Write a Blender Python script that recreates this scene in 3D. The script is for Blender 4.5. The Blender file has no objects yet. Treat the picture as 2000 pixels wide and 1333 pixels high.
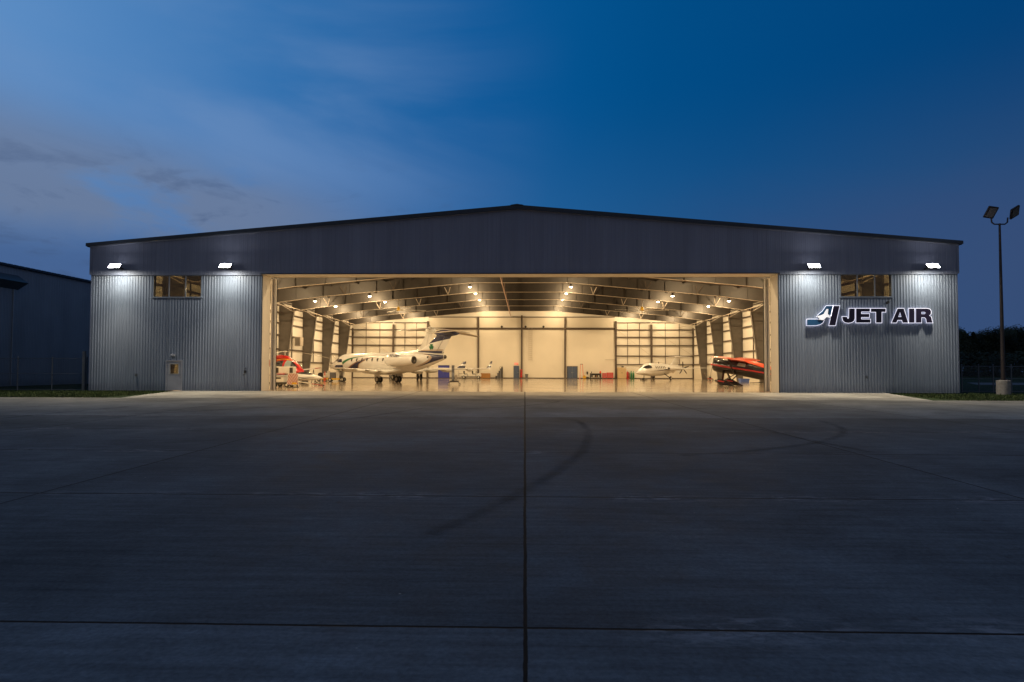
import bpy, math, random
from mathutils import Vector, Matrix
random.seed(7)
PI = math.pi
S = bpy.context.scene
COL = S.collection
ORD = ['first','second','third','fourth','fifth','sixth','seventh','eighth','ninth']

# ------------------------------------------------------------------ camera
F, CX, DY, CH = 1111.0, 0.5773, 39.95, 1.55
YAW, PIT, ROL, SY = 0.0227, 0.0297, 0.0024, 22.96
ROT = Matrix.Rotation(YAW,3,'Z') @ Matrix.Rotation(PI/2+PIT,3,'X') @ Matrix.Rotation(ROL,3,'Z')
cam_d = bpy.data.cameras.new('camera'); cam = bpy.data.objects.new('camera', cam_d); COL.objects.link(cam)
cam_d.sensor_width = 36; cam_d.lens = F/2000*36; cam_d.shift_y = SY/2000; cam_d.clip_end = 3000
cam.matrix_world = Matrix.Translation((CX,-DY,CH)) @ ROT.to_4x4()
S.camera = cam
def ray(px, py): return ROT @ Vector(((px-1000)/F, (666.5+SY-py)/F, -1))
def P(px, py, Y):
    d = ray(px,py); t = (Y+DY)/d.y
    return Vector((CX+d.x*t, Y, CH+d.z*t))
SL = 0.0107
def gz(Y): return SL*Y if Y < 0 else 0.0
def G(px, py):
    d = ray(px,py)
    t = (SL*-DY - CH)/(d.z - SL*d.y)
    return Vector((CX+d.x*t, -DY+d.y*t, gz(-DY+d.y*t)))

# ------------------------------------------------------------------ materials
def mat(name, c, rough=.5, metal=0, var=.08, vs=3.0, bump=0, bs=20, emit=None, es=1, spec=.5, coat=0, stretch=(1,1,1)):
    m = bpy.data.materials.new(name); m.use_nodes = True
    nt = m.node_tree; N = nt.nodes; L = nt.links; b = N['Principled BSDF']
    b.inputs['Roughness'].default_value = rough; b.inputs['Metallic'].default_value = metal
    b.inputs['Specular IOR Level'].default_value = spec; b.inputs['Coat Weight'].default_value = coat
    b.inputs['Coat Roughness'].default_value = .08
    tc = N.new('ShaderNodeTexCoord'); mp = N.new('ShaderNodeMapping'); mp.inputs['Scale'].default_value = stretch
    L.new(tc.outputs['Object'], mp.inputs[0])
    if var > 0:
        n = N.new('ShaderNodeTexNoise'); n.inputs['Scale'].default_value = vs; n.inputs['Detail'].default_value = 6
        L.new(mp.outputs[0], n.inputs['Vector'])
        r = N.new('ShaderNodeMapRange'); r.inputs[1].default_value=.3; r.inputs[2].default_value=.7
        r.inputs[3].default_value = 1-var*1.5; r.inputs[4].default_value = 1+var
        L.new(n.outputs[0], r.inputs[0])
        x = N.new('ShaderNodeVectorMath'); x.operation='SCALE'; x.inputs[0].default_value = c[:3]
        L.new(r.outputs[0], x.inputs['Scale']); L.new(x.outputs[0], b.inputs['Base Color'])
        rr = N.new('ShaderNodeMapRange'); rr.inputs[3].default_value=max(.02,rough*.85); rr.inputs[4].default_value=min(1,rough*1.2)
        L.new(n.outputs[0], rr.inputs[0]); L.new(rr.outputs[0], b.inputs['Roughness'])
    else: b.inputs['Base Color'].default_value = (*c[:3],1)
    if bump > 0:
        n2 = N.new('ShaderNodeTexNoise'); n2.inputs['Scale'].default_value = bs; n2.inputs['Detail'].default_value = 4
        L.new(mp.outputs[0], n2.inputs['Vector'])
        bp = N.new('ShaderNodeBump'); bp.inputs['Strength'].default_value = bump; bp.inputs['Distance'].default_value=.02
        L.new(n2.outputs[0], bp.inputs['Height']); L.new(bp.outputs[0], b.inputs['Normal'])
    if emit:
        b.inputs['Emission Color'].default_value = (*emit,1); b.inputs['Emission Strength'].default_value = es
    return m
M = {}
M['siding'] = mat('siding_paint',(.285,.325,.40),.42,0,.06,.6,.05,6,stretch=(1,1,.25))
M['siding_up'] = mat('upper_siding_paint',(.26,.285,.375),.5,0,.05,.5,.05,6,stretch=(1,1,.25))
M['leafpaint'] = mat('door_leaf_paint',(.24,.21,.165),.5,0,.12,2)
M['trim'] = mat('dark_trim',(.035,.045,.06),.4,0,.1)
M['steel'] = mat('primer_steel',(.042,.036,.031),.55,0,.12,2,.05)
M['steel_lt'] = mat('light_steel',(.42,.36,.29),.5,0,.1)
M['column'] = mat('column_primer',(.125,.11,.095),.55,0,.10,2,.05)
M['girt'] = mat('girt_steel',(.085,.062,.045),.55,0,.1)
M['liner'] = mat('white_liner',(.74,.70,.62),.6,0,.05,.5,.35,1.2,stretch=(1,1,.5))
M['liner_flat'] = mat('smooth_liner',(.70,.65,.55),.55,0,.04,.3)
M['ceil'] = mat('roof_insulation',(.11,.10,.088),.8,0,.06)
M['white'] = mat('aircraft_white',(.76,.75,.72),.22,0,.02,1,coat=.4)
M['white2'] = mat('off_white_paint',(.66,.63,.56),.35,0,.06)
M['navy'] = mat('navy_paint',(.018,.022,.07),.2,0,.05,coat=.5)
M['navy_stripe'] = mat('navy_stripe_paint',(.02,.022,.065),.25,0,.05)
M['gold'] = mat('gold_paint',(.42,.25,.11),.3,0,.05)
M['brown'] = mat('brown_stripe_paint',(.20,.085,.05),.3,0,.05)
M['green'] = mat('green_paint',(.015,.16,.06),.3,0,.05)
M['glass'] = mat('dark_glass',(.03,.03,.035),.06,0,.05,spec=.8)
M['paleglass'] = mat('pale_glass',(.30,.36,.36),.08,0,.1,spec=.8)
M['rubber'] = mat('tyre_rubber',(.018,.017,.016),.75,0,.15)
M['metal'] = mat('bare_metal',(.5,.48,.45),.32,.9,.1)
M['dkmetal'] = mat('dark_metal',(.05,.045,.04),.45,.4,.1)
M['black'] = mat('black_paint',(.012,.011,.011),.18,0,.05,coat=.5)
M['red'] = mat('red_paint',(.52,.012,.01),.22,0,.06,coat=.5)
M['orange'] = mat('orange_red_paint',(.72,.075,.02),.3,0,.12,1.5,coat=.3)
M['redstripe'] = mat('dull_red_paint',(.38,.025,.02),.35,0,.06)
M['yellow'] = mat('yellow_paint',(.72,.42,.02),.4,0,.1)
M['blue_door'] = mat('blue_door_paint',(.055,.085,.16),.45,0,.08)
M['blue'] = mat('bright_blue_fabric',(.03,.04,.30),.6,0,.1)
M['bluebin'] = mat('light_blue_plastic',(.10,.17,.5),.5,0,.1)
M['wood'] = mat('plywood',(.36,.17,.045),.6,0,.15,4,stretch=(1,1,6))
M['grey'] = mat('grey_plastic',(.12,.12,.13),.55,0,.1)
M['beige'] = mat('beige_metal',(.5,.37,.2),.5,0,.06)
M['concrete_post'] = mat('cast_concrete',(.36,.32,.28),.85,0,.15,6,.3,30)
M['pole'] = mat('bronze_pole_paint',(.055,.04,.035),.5,.2,.1)
M['lampface'] = mat('unlit_lens',(.22,.20,.19),.3,0,.2,14)
M['galv'] = mat('galvanised_fence',(.16,.17,.19),.5,.3,.1)
M['oldsiding'] = mat('neighbour_siding',(.44,.47,.50),.5,0,.08,.4,.05,5)
M['hoodmetal'] = mat('hood_metal',(.10,.13,.15),.5,0,.1)
M['door_paint'] = mat('door_paint',(.46,.46,.5),.4,0,.06)
M['exit'] = mat('exit_lens',(.6,.1,.05),.4,0,0,emit=(1,.22,.12),es=.35)
M['exitletter'] = mat('exit_letter',(.8,.7,.6),.4,0,0,emit=(1,.75,.6),es=.5)
M['hb_lens'] = mat('highbay_lens',(.9,.8,.6),.3,0,0,emit=(1,.86,.58),es=6)
M['flood_lens'] = mat('flood_lens',(.9,.9,.9),.3,0,0,emit=(.93,.93,1),es=60)
M['halo'] = mat('halo_led',(.9,.9,.9),.3,0,0,emit=(.86,.84,1),es=1.0)
M['sign_dark'] = mat('sign_indigo_face',(.018,.012,.035),.4,0,.1)
M['sign_blue'] = mat('sign_blue_face',(.025,.10,.23),.4,0,.08)
M['sign_white'] = mat('sign_white_acrylic',(.85,.85,.85),.4,0,0,emit=(.9,.9,1),es=.5)
M['tree_bark'] = mat('bark',(.05,.035,.025),.9,0,.2)
M['leaf'] = mat('leaf',(.035,.045,.018),.8,0,.35,.5)
M['needle'] = mat('needle',(.02,.032,.015),.8,0,.35,.5)

def nodes_mat(name):
    m = bpy.data.materials.new(name); m.use_nodes = True
    return m, m.node_tree.nodes, m.node_tree.links, m.node_tree.nodes['Principled BSDF']
def val(N,L,op,a,b=None,clamp=False):
    n = N.new('ShaderNodeMath'); n.operation = op; n.use_clamp = clamp
    for i,v in enumerate((a,b)):
        if v is None: continue
        if isinstance(v,(int,float)): n.inputs[i].default_value = v
        else: L.new(v, n.inputs[i])
    return n.outputs[0]
def mixc(N,L,f,a,b,mode='MIX'):
    n = N.new('ShaderNodeMix'); n.data_type='RGBA'; n.blend_type=mode
    for i,v in ((0,f),(6,a),(7,b)):
        if isinstance(v,(int,float)): n.inputs[i].default_value = v
        elif isinstance(v,tuple): n.inputs[i].default_value = (*v,1)
        else: L.new(v, n.inputs[i])
    return n.outputs[2]
def noise(N,L,vec,scale,detail=4,rough=.5,dist=0,mapping=None):
    if mapping:
        mp = N.new('ShaderNodeMapping'); mp.inputs['Scale'].default_value = mapping; L.new(vec,mp.inputs[0]); vec = mp.outputs[0]
    n = N.new('ShaderNodeTexNoise'); n.inputs['Scale'].default_value=scale; n.inputs['Detail'].default_value=detail
    n.inputs['Roughness'].default_value=rough; n.inputs['Distortion'].default_value=dist
    L.new(vec,n.inputs['Vector']); return n.outputs[0]
def rng(N,L,v,a,b,c,d,smooth=False):
    r = N.new('ShaderNodeMapRange')
    if smooth: r.interpolation_type='SMOOTHSTEP'
    for i,x in enumerate((a,b,c,d)): r.inputs[i+1].default_value = x
    L.new(v,r.inputs[0]); return r.outputs[0]

def weather(m,w=.92,amt=.07):
    N=m.node_tree.nodes;L=m.node_tree.links;b=N['Principled BSDF'];src=b.inputs['Base Color'].links[0].from_socket
    tc=N.new('ShaderNodeTexCoord');sp=N.new('ShaderNodeSeparateXYZ');L.new(tc.outputs['Object'],sp.inputs[0])
    wn=N.new('ShaderNodeTexWhiteNoise');wn.noise_dimensions='1D';L.new(val(N,L,'FLOOR',val(N,L,'DIVIDE',sp.outputs[0],w)),wn.inputs['W'])
    k=rng(N,L,wn.outputs[0],0,1,1-amt*.7,1+amt*.4)
    fr=val(N,L,'FRACT',val(N,L,'DIVIDE',sp.outputs[0],w));k=val(N,L,'MULTIPLY',k,rng(N,L,fr,.0,.025,.72,1))
    st=noise(N,L,tc.outputs['Object'],1.0,5,.6,0,(5,1,.15));k=val(N,L,'MULTIPLY',k,rng(N,L,st,.35,.7,1.03,.90))
    dn=noise(N,L,tc.outputs['Object'],2.2,5,.7);dz=val(N,L,'ADD',sp.outputs[2],val(N,L,'MULTIPLY',dn,-.9))
    k=val(N,L,'MULTIPLY',k,rng(N,L,dz,-.45,.35,.72,1,True))
    s_=N.new('ShaderNodeVectorMath');s_.operation='SCALE';L.new(src,s_.inputs[0]);L.new(k,s_.inputs['Scale']);L.new(s_.outputs[0],b.inputs['Base Color'])
for q_ in ('siding','siding_up','oldsiding'): weather(M[q_])
# concrete apron : slabs, tooled joints, broom marks, stains
JX, JSX = 0.582, 7.35            # longitudinal joints
JY = [-35.635+4.20*i for i in range(-20,9)]
def apron_mat():
    m,N,L,b = nodes_mat('apron_concrete')
    tc = N.new('ShaderNodeTexCoord'); o = tc.outputs['Object']
    # slightly wandering joints
    w = noise(N,L,o,1.3,3); w = val(N,L,'MULTIPLY',val(N,L,'SUBTRACT',w,.5),.018)
    w2 = noise(N,L,o,9,3); w2 = val(N,L,'MULTIPLY',val(N,L,'SUBTRACT',w2,.5),.012)
    ww = val(N,L,'ADD',w,w2)
    sp = N.new('ShaderNodeSeparateXYZ'); L.new(o,sp.inputs[0])
    X = val(N,L,'ADD',sp.outputs[0],ww); Y = val(N,L,'ADD',sp.outputs[1],ww)
    def pdist(v, off, s):      # distance to the nearest joint of a periodic set
        a = val(N,L,'DIVIDE',val(N,L,'SUBTRACT',v,off),s)
        f = val(N,L,'SUBTRACT',a,val(N,L,'ROUND',a)); return val(N,L,'MULTIPLY',val(N,L,'ABSOLUTE',f),s), a
    dx,ax = pdist(X,JX,JSX); dy,ay = pdist(Y,JY[0],4.20)
    # joint widths: centre joint wide, near joint wide, others narrow
    cen = rng(N,L,val(N,L,'ABSOLUTE',val(N,L,'SUBTRACT',X,JX)),.5,.6,1,0)
    wid_x = val(N,L,'ADD',rng(N,L,Y,-36,-20,.007,.022),val(N,L,'MULTIPLY',cen,.004))
    near = rng(N,L,Y,-34.6,-22,.011,.026)
    jx = rng(N,L,val(N,L,'SUBTRACT',dx,wid_x),0,.006,1,0); jy = rng(N,L,val(N,L,'SUBTRACT',dy,near),0,.006,1,0)
    jpatch = rng(N,L,noise(N,L,o,.55,3),.36,.52,.25,1)
    sidef = rng(N,L,X,3,6,1,0)
    jpatch = val(N,L,'MAXIMUM',jpatch,rng(N,L,Y,-30.6,-22,1,.4)); jy = val(N,L,'MULTIPLY',jy,jpatch)
    joint = val(N,L,'MAXIMUM',jx,jy,True)
    # pale spalled edges beside the joints
    sp_n = rng(N,L,noise(N,L,o,6,6,.7,.6,(.5,1.6,1)),.47,.62,0,1)
    lip = val(N,L,'MULTIPLY',val(N,L,'MULTIPLY',rng(N,L,dy,.0,.34,1,0),sp_n),rng(N,L,noise(N,L,o,.35,2),.45,.6,0,1))
    # per-slab tone
    cb = N.new('ShaderNodeCombineXYZ'); L.new(val(N,L,'FLOOR',ax),cb.inputs[0]); L.new(val(N,L,'FLOOR',ay),cb.inputs[1])
    wn = N.new('ShaderNodeTexWhiteNoise'); wn.noise_dimensions='3D'; L.new(cb.outputs[0],wn.inputs['Vector'])
    slab = rng(N,L,wn.outputs[0],0,1,.9,1.08)
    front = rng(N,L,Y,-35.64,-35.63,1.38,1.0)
    # broom streaks run across, blotches, stains
    st = noise(N,L,o,3.2,8,.68,0,(.22,3.2,1)); bl = noise(N,L,o,.33,5,.55); fine = noise(N,L,o,24,4,.7)
    mot = noise(N,L,o,2.1,7,.62,.4)
    k = rng(N,L,st,.28,.72,.70,1.28); k2 = rng(N,L,bl,.33,.67,.72,1.24); k3 = rng(N,L,fine,.3,.7,.76,1.2); k4 = rng(N,L,mot,.3,.7,.82,1.16)
    f = val(N,L,'MULTIPLY',val(N,L,'MULTIPLY',k,k2),val(N,L,'MULTIPLY',val(N,L,'MULTIPLY',k3,k4),slab))
    strip = val(N,L,'ADD',rng(N,L,Y,-18.84,-18.82,.84,1.40),rng(N,L,Y,-8.25,-8.15,0,.95))  # paler pours near the hangar, lifted further to carry the doorway light
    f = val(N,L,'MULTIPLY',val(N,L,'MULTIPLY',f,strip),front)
    scl = N.new('ShaderNodeVectorMath'); scl.operation='SCALE'; scl.inputs[0].default_value=(.128,.150,.166); L.new(f,scl.inputs['Scale'])
    c1 = mixc(N,L,val(N,L,'MULTIPLY',lip,1.0),scl.outputs[0],(.33,.34,.36))
    # small dark spots and pale chips
    vo = N.new('ShaderNodeTexVoronoi'); vo.inputs['Scale'].default_value=.9; L.new(o,vo.inputs['Vector'])
    spot = rng(N,L,vo.outputs['Distance'],.015,.05,1,0)
    c1 = mixc(N,L,val(N,L,'MULTIPLY',spot,.6),c1,(.06,.05,.045))
    vo2 = N.new('ShaderNodeTexVoronoi'); vo2.inputs['Scale'].default_value=1.3; mp=N.new('ShaderNodeMapping'); mp.inputs['Location'].default_value=(3.1,7.7,0); L.new(o,mp.inputs[0]); L.new(mp.outputs[0],vo2.inputs['Vector'])
    c1 = mixc(N,L,val(N,L,'MULTIPLY',rng(N,L,vo2.outputs['Distance'],.008,.02,1,0),.7),c1,(.55,.5,.42))
    c1 = mixc(N,L,rng(N,L,Y,-22,-7,0,1),c1,(1.25,.98,.74),'MULTIPLY')  # warm lamp spill from the doorway painted into the concrete colour
    c2 = mixc(N,L,joint,c1,(.022,.02,.018))
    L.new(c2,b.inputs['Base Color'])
    L.new(rng(N,L,mot,.3,.7,.8,.95),b.inputs['Roughness']); b.inputs['Specular IOR Level'].default_value=.06
    h = val(N,L,'ADD',val(N,L,'MULTIPLY',fine,.35),val(N,L,'MULTIPLY',joint,-4))
    bp = N.new('ShaderNodeBump'); bp.inputs['Strength'].default_value=.5; bp.inputs['Distance'].default_value=.006
    L.new(h,bp.inputs['Height']); L.new(bp.outputs[0],b.inputs['Normal'])
    return m
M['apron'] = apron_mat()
def floor_mat():
    m,N,L,b = nodes_mat('polished_floor')
    tc = N.new('ShaderNodeTexCoord'); o = tc.outputs['Object']
    br = N.new('ShaderNodeTexBrick'); br.inputs['Scale'].default_value=1; br.offset=0
    br.inputs['Brick Width'].default_value=6; br.inputs['Row Height'].default_value=6; br.inputs['Mortar Size'].default_value=.012
    br.inputs['Color1'].default_value=(.40,.325,.24,1); br.inputs['Color2'].default_value=(.42,.34,.25,1); br.inputs['Mortar'].default_value=(.22,.17,.12,1)
    L.new(o,br.inputs['Vector'])
    n = noise(N,L,o,.35,5); f = rng(N,L,n,.3,.7,.85,1.1)
    s = N.new('ShaderNodeVectorMath'); s.operation='SCALE'; L.new(br.outputs[0],s.inputs[0]); L.new(f,s.inputs['Scale'])
    L.new(s.outputs[0],b.inputs['Base Color'])
    L.new(rng(N,L,noise(N,L,o,.8,4,.5,0,(.3,1,1)),.3,.7,.06,.15),b.inputs['Roughness']); b.inputs['Specular IOR Level'].default_value=.5
    bp = N.new('ShaderNodeBump'); bp.inputs['Strength'].default_value=.12; bp.inputs['Distance'].default_value=.01
    L.new(noise(N,L,o,1.6,3,.5,0,(.25,1.5,1)),bp.inputs['Height']); L.new(bp.outputs[0],b.inputs['Normal'])
    return m
M['floor'] = floor_mat()
M['grass'] = mat('grass_ground',(.030,.045,.014),.9,0,.35,.8,.6,25,spec=.05)
M['blade'] = mat('grass_blade',(.06,.09,.02),.8,0,.3,1)
M['road'] = mat('far_road',(.17,.17,.17),.9,0,.1,.3,spec=.1)
def glasspane():
    m,N,L,b = nodes_mat('window_pane')
    b.inputs['Base Color'].default_value=(.6,.62,.55,1); b.inputs['Roughness'].default_value=.03
    tr = N.new('ShaderNodeBsdfTransparent'); tr.inputs[0].default_value=(.36,.35,.30,1)
    gl = N.new('ShaderNodeBsdfGlossy'); gl.inputs['Roughness'].default_value=.04; gl.inputs[0].default_value=(.8,.8,.8,1)
    fr = N.new('ShaderNodeFresnel'); fr.inputs[0].default_value=1.5
    mx = N.new('ShaderNodeMixShader'); L.new(fr.outputs[0],mx.inputs[0]); L.new(tr.outputs[0],mx.inputs[1]); L.new(gl.outputs[0],mx.inputs[2])
    L.new(mx.outputs[0],N['Material Output'].inputs[0]); return m
M['pane'] = glasspane()
def tyremark():
    m,N,L,b = nodes_mat('tyre_mark')
    b.inputs['Base Color'].default_value=(.02,.019,.02,1); b.inputs['Roughness'].default_value=.95; b.inputs['Specular IOR Level'].default_value=.03
    tc = N.new('ShaderNodeTexCoord'); tr = N.new('ShaderNodeBsdfTransparent'); mx = N.new('ShaderNodeMixShader')
    f = rng(N,L,noise(N,L,tc.outputs['Object'],1.1,6,.65),.28,.75,.0,.12)
    L.new(f,mx.inputs[0]); L.new(tr.outputs[0],mx.inputs[1]); L.new(b.outputs[0],mx.inputs[2]); L.new(mx.outputs[0],N['Material Output'].inputs[0])
    return m
M['tyremark'] = tyremark()

# ------------------------------------------------------------------ mesh builder
class MB:
    def __init__(s): s.v=[]; s.f=[]; s.mi=[]; s.m=0
    def quad(s,*p):
        n=len(s.v); s.v+= [tuple(q) for q in p]; s.f.append(tuple(range(n,n+len(p)))); s.mi.append(s.m); return s
    def box(s,x0,y0,z0,x1,y1,z1,rot=None,at=None,bev=0):
        if x0>x1:x0,x1=x1,x0
        if y0>y1:y0,y1=y1,y0
        if z0>z1:z0,z1=z1,z0
        pts=[]; fs=[]
        c=bev
        if c>0 and min(x1-x0,y1-y0,z1-z0)>2.2*c:
            # box chamfered on its vertical and horizontal edges (three stacked octagon rings)
            def ring(z,i): return [(x0+i+c,y0+i,z),(x1-i-c,y0+i,z),(x1-i,y0+i+c,z),(x1-i,y1-i-c,z),(x1-i-c,y1-i,z),(x0+i+c,y1-i,z),(x0+i,y1-i-c,z),(x0+i,y0+i+c,z)]
            rs=[ring(z0,c*.6),ring(z0+c,0),ring(z1-c,0),ring(z1,c*.6)]
            for r in rs: pts+=r
            for k in range(3):
                for i in range(8): a=k*8+i; b=k*8+(i+1)%8; fs.append((a,b,b+8,a+8))
            fs.append(tuple(range(7,-1,-1))); fs.append(tuple(range(24,32)))
        else:
            pts=[(x0,y0,z0),(x1,y0,z0),(x1,y1,z0),(x0,y1,z0),(x0,y0,z1),(x1,y0,z1),(x1,y1,z1),(x0,y1,z1)]
            fs=[(3,2,1,0),(4,5,6,7),(0,1,5,4),(1,2,6,5),(2,3,7,6),(3,0,4,7)]
        if rot is not None: pts=[tuple(rot@Vector(p)+Vector(at or (0,0,0))) for p in pts]
        elif at: pts=[(p[0]+at[0],p[1]+at[1],p[2]+at[2]) for p in pts]
        n=len(s.v); s.v+=pts
        for f in fs: s.f.append(tuple(n+i for i in f)); s.mi.append(s.m)
        return s
    def rings(s,rs,cap=True,closed=True):
        n=len(s.v); k=len(rs[0])
        for r in rs: s.v+=[tuple(p) for p in r]
        for a in range(len(rs)-1):
            for i in range(k if closed else k-1):
                j=(i+1)%k; s.f.append((n+a*k+i,n+a*k+j,n+(a+1)*k+j,n+(a+1)*k+i)); s.mi.append(s.m)
        if cap and closed:
            s.f.append(tuple(n+i for i in reversed(range(k)))); s.mi.append(s.m)
            s.f.append(tuple(n+(len(rs)-1)*k+i for i in range(k))); s.mi.append(s.m)
        return s
    def tube(s,p0,p1,r0,r1=None,n=10):
        p0=Vector(p0);p1=Vector(p1);r1=r0 if r1 is None else r1
        d=(p1-p0).normalized(); u=d.orthogonal().normalized(); w=d.cross(u)
        s.rings([[p+(u*math.cos(a)+w*math.sin(a))*r for a in [2*PI*i/n for i in range(n)]] for p,r in ((p0,r0),(p1,r1))])
        return s
    def path(s,pts,r,n=8):
        for a,b in zip(pts,pts[1:]): s.tube(a,b,r,n=n)
        return s
    def bar(s,p0,p1,w,h):
        p0=Vector(p0);p1=Vector(p1);d=(p1-p0).normalized()
        u=d.cross(Vector((0,0,1)))
        if u.length<.01:u=Vector((1,0,0))
        u.normalize();v=u.cross(d)
        q=[(-w/2,-h/2),(w/2,-h/2),(w/2,h/2),(-w/2,h/2)]
        return s.rings([[p+u*a+v*b for a,b in q] for p in (p0,p1)])
    def lathe(s,c,axis,prof,n=20,cap=True):
        c=Vector(c);d=Vector(axis).normalized();u=d.orthogonal().normalized();w=d.cross(u)
        return s.rings([[c+d*h+(u*math.cos(a)+w*math.sin(a))*r for a in [2*PI*i/n for i in range(n)]] for h,r in prof],cap)
    def prism(s,poly,fn,t0,t1):
        n=len(s.v);k=len(poly)
        s.v+=[tuple(fn(a,b,t0)) for a,b in poly]+[tuple(fn(a,b,t1)) for a,b in poly]
        for i in range(k): j=(i+1)%k; s.f.append((n+i,n+j,n+k+j,n+k+i)); s.mi.append(s.m)
        s.f.append(tuple(n+i for i in reversed(range(k)))); s.mi.append(s.m)
        s.f.append(tuple(n+k+i for i in range(k))); s.mi.append(s.m)
        return s
    def build(s,name,mats,parent=None,smooth=False,ang=40):
        me=bpy.data.meshes.new(name); me.from_pydata(s.v,[],s.f)
        if not isinstance(mats,(list,tuple)): mats=[mats]
        for m in mats: me.materials.append(m)
        if len(mats)>1: me.polygons.foreach_set('material_index',s.mi)
        me.update()
        if smooth:
            me.polygons.foreach_set('use_smooth',[True]*len(me.polygons)); me.set_sharp_from_angle(angle=math.radians(ang))
        o=bpy.data.objects.new(name,me); COL.objects.link(o)
        if parent: o.parent=parent
        return o
def tag(o,label,cat=None,group=None,kind=None):
    if label:o['label']=label
    if cat:o['category']=cat
    if group:o['group']=group
    if kind:o['kind']=kind
    return o
def empty(name,loc=(0,0,0),rz=0,label=None,cat=None,group=None,scale=1):
    o=bpy.data.objects.new(name,None);COL.objects.link(o);o.location=loc;o.rotation_euler=(0,0,rz);o.scale=(scale,)*3
    o.empty_display_size=.3
    return tag(o,label,cat,group)
def copy_tree(o,parent=None):
    c=o.copy();COL.objects.link(c);c.parent=parent
    for ch in o.children: copy_tree(ch,c)
    return c
def struct(o): o['kind']='structure'; return o

# ------------------------------------------------------------------ ground
g=MB()
ys=[-400,-200,-120,-80,-60,-40,-20,-8,0,60,200,500,900]
xs=[-900,-400,-150,-60,-20,20,60,150,400,900]
for i in range(len(ys)-1):
    for j in range(len(xs)-1):
        q=[(xs[j],ys[i]),(xs[j+1],ys[i]),(xs[j+1],ys[i+1]),(xs[j],ys[i+1])]
        g.quad(*[(a,b,gz(b)-.06) for a,b in q])
struct(g.build('ground',M['grass']))
AE=-8.2
e1=G(250,776); e2=G(338,766); f1=G(1800,779); f2=G(1735,770)
a=MB()
n=60
for i in range(n):
    x0=-150+i*5;x1=x0+5
    for (y0,y1) in ((-130,-60),(-60,-40),(-40,-20),(-20,AE)):
        a.quad((x0,y0,gz(y0)),(x1,y0,gz(y0)),(x1,y1,gz(y1)),(x0,y1,gz(y1)))
xl1,xl2,xr1,xr2=e1.x,-24.2,f1.x-.6,25.5
for i in range(20):
    u0=i/20;u1=(i+1)/20
    a.quad((xl1+(xr1-xl1)*u0,AE,gz(AE)),(xl1+(xr1-xl1)*u1,AE,gz(AE)),(xl2+(xr2-xl2)*u1,-.02,-.0005),(xl2+(xr2-xl2)*u0,-.02,-.0005))
# thickness edges of the slab towards the grass
a.quad((-150,AE,gz(AE)),(xl1,AE,gz(AE)),(xl1,AE,gz(AE)-.2),(-150,AE,gz(AE)-.2))
a.quad((xr1,AE,gz(AE)),(150,AE,gz(AE)),(150,AE,gz(AE)-.2),(xr1,AE,gz(AE)-.2))
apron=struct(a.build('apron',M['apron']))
def mark(pts,w):
    for k_,f_ in enumerate((1.15,.8,.45)): mark1(pts,w*f_,.004+.0025*k_)
def mark1(pts,w,dz):
    b=MB(); Q=[G(*p) for p in pts]
    # smooth the traced arc
    R=[]
    for i in range(len(Q)-1):
        p0=Q[max(i-1,0)];p1=Q[i];p2=Q[i+1];p3=Q[min(i+2,len(Q)-1)]
        for k in range(8):
            t=k/8; R.append(.5*((2*p1)+(-p0+p2)*t+(2*p0-5*p1+4*p2-p3)*t*t+(-p0+3*p1-3*p2+p3)*t**3))
    R.append(Q[-1]); pr=None
    for i,p in enumerate(R):
        d=(R[min(i+1,len(R)-1)]-R[max(i-1,0)]);d.z=0
        if d.length<1e-6: continue
        d.normalize();u=Vector((-d.y,d.x,0))
        l=p+u*w/2;r=p-u*w/2
        l.z=gz(l.y)+dz;r.z=gz(r.y)+dz
        if pr:b.quad(pr[0],pr[1],r,l)
        pr=(l,r)
    b.build('tyre_mark',M['tyremark'],apron)
mark([(1085,818),(1125,822),(1144,836),(1148,856),(1136,882),(1105,908),(1060,938),(1000,972),(940,1000),(840,1045)],.28)
mark([(600,823),(680,819),(760,808),(830,797)],.28)
mark([(880,800),(1000,795),(1075,788),(1090,784)],.28)
mark([(1480,838),(1560,856),(1640,872),(1700,884)],.28)
mark([(1330,890),(1480,880),(1600,864),(1645,848),(1640,835),(1600,822)],.28)
mark([(0,818),(120,806),(250,795)],.28)
mark([(300,808),(480,798),(600,790)],.28)
fl=MB(); fl.quad((-30.3,-.02,.004),(30.3,-.02,.004),(30.3,60.9,.004),(-30.3,60.9,.004))
struct(fl.build('hangar_floor',M['floor']))
rd=MB()
A_=[P(1925,744,60),P(2100,752,60)]
rd.quad((52,26,-.04),(170,18,-.04),(170,34,-.04),(60,38,-.04)); struct(rd.build('road',M['road']))
# grass blades along the strips beside the hangar
def grass(name,x0,x1,y0,y1,cnt,inside,label):
    b=MB()
    k=0
    while k<cnt:
        x=random.uniform(x0,x1);y=random.uniform(y0,y1)
        if not inside(x,y): continue
        k+=1
        h=random.uniform(.05,.15);w=random.uniform(.012,.03);t=random.uniform(0,PI);z=gz(y)-.06
        dx,dy=math.cos(t)*w,math.sin(t)*w;lx,ly=random.uniform(-.05,.05),random.uniform(-.05,.05)
        b.quad((x-dx,y-dy,z),(x+dx,y+dy,z),(x+lx,y+ly,z+h))
    tag(b.build(name,M['blade']),label,'grass',None,'stuff')
def inl(x,y): return y>AE and x< xl1+(xl2-xl1)*(y-AE)/(-AE)-.1
def inr(x,y): return y>AE and x> xr1+(xr2-xr1)*(y-AE)/(-AE)+.1
grass('grass',-44,-24,AE,-.15,16000,inl,'strip of short green grass between hangar and apron on the left')
grass('grass',25,50,AE,-.15,16000,inr,'strip of short green grass at the foot of the lettered wall')

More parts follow.
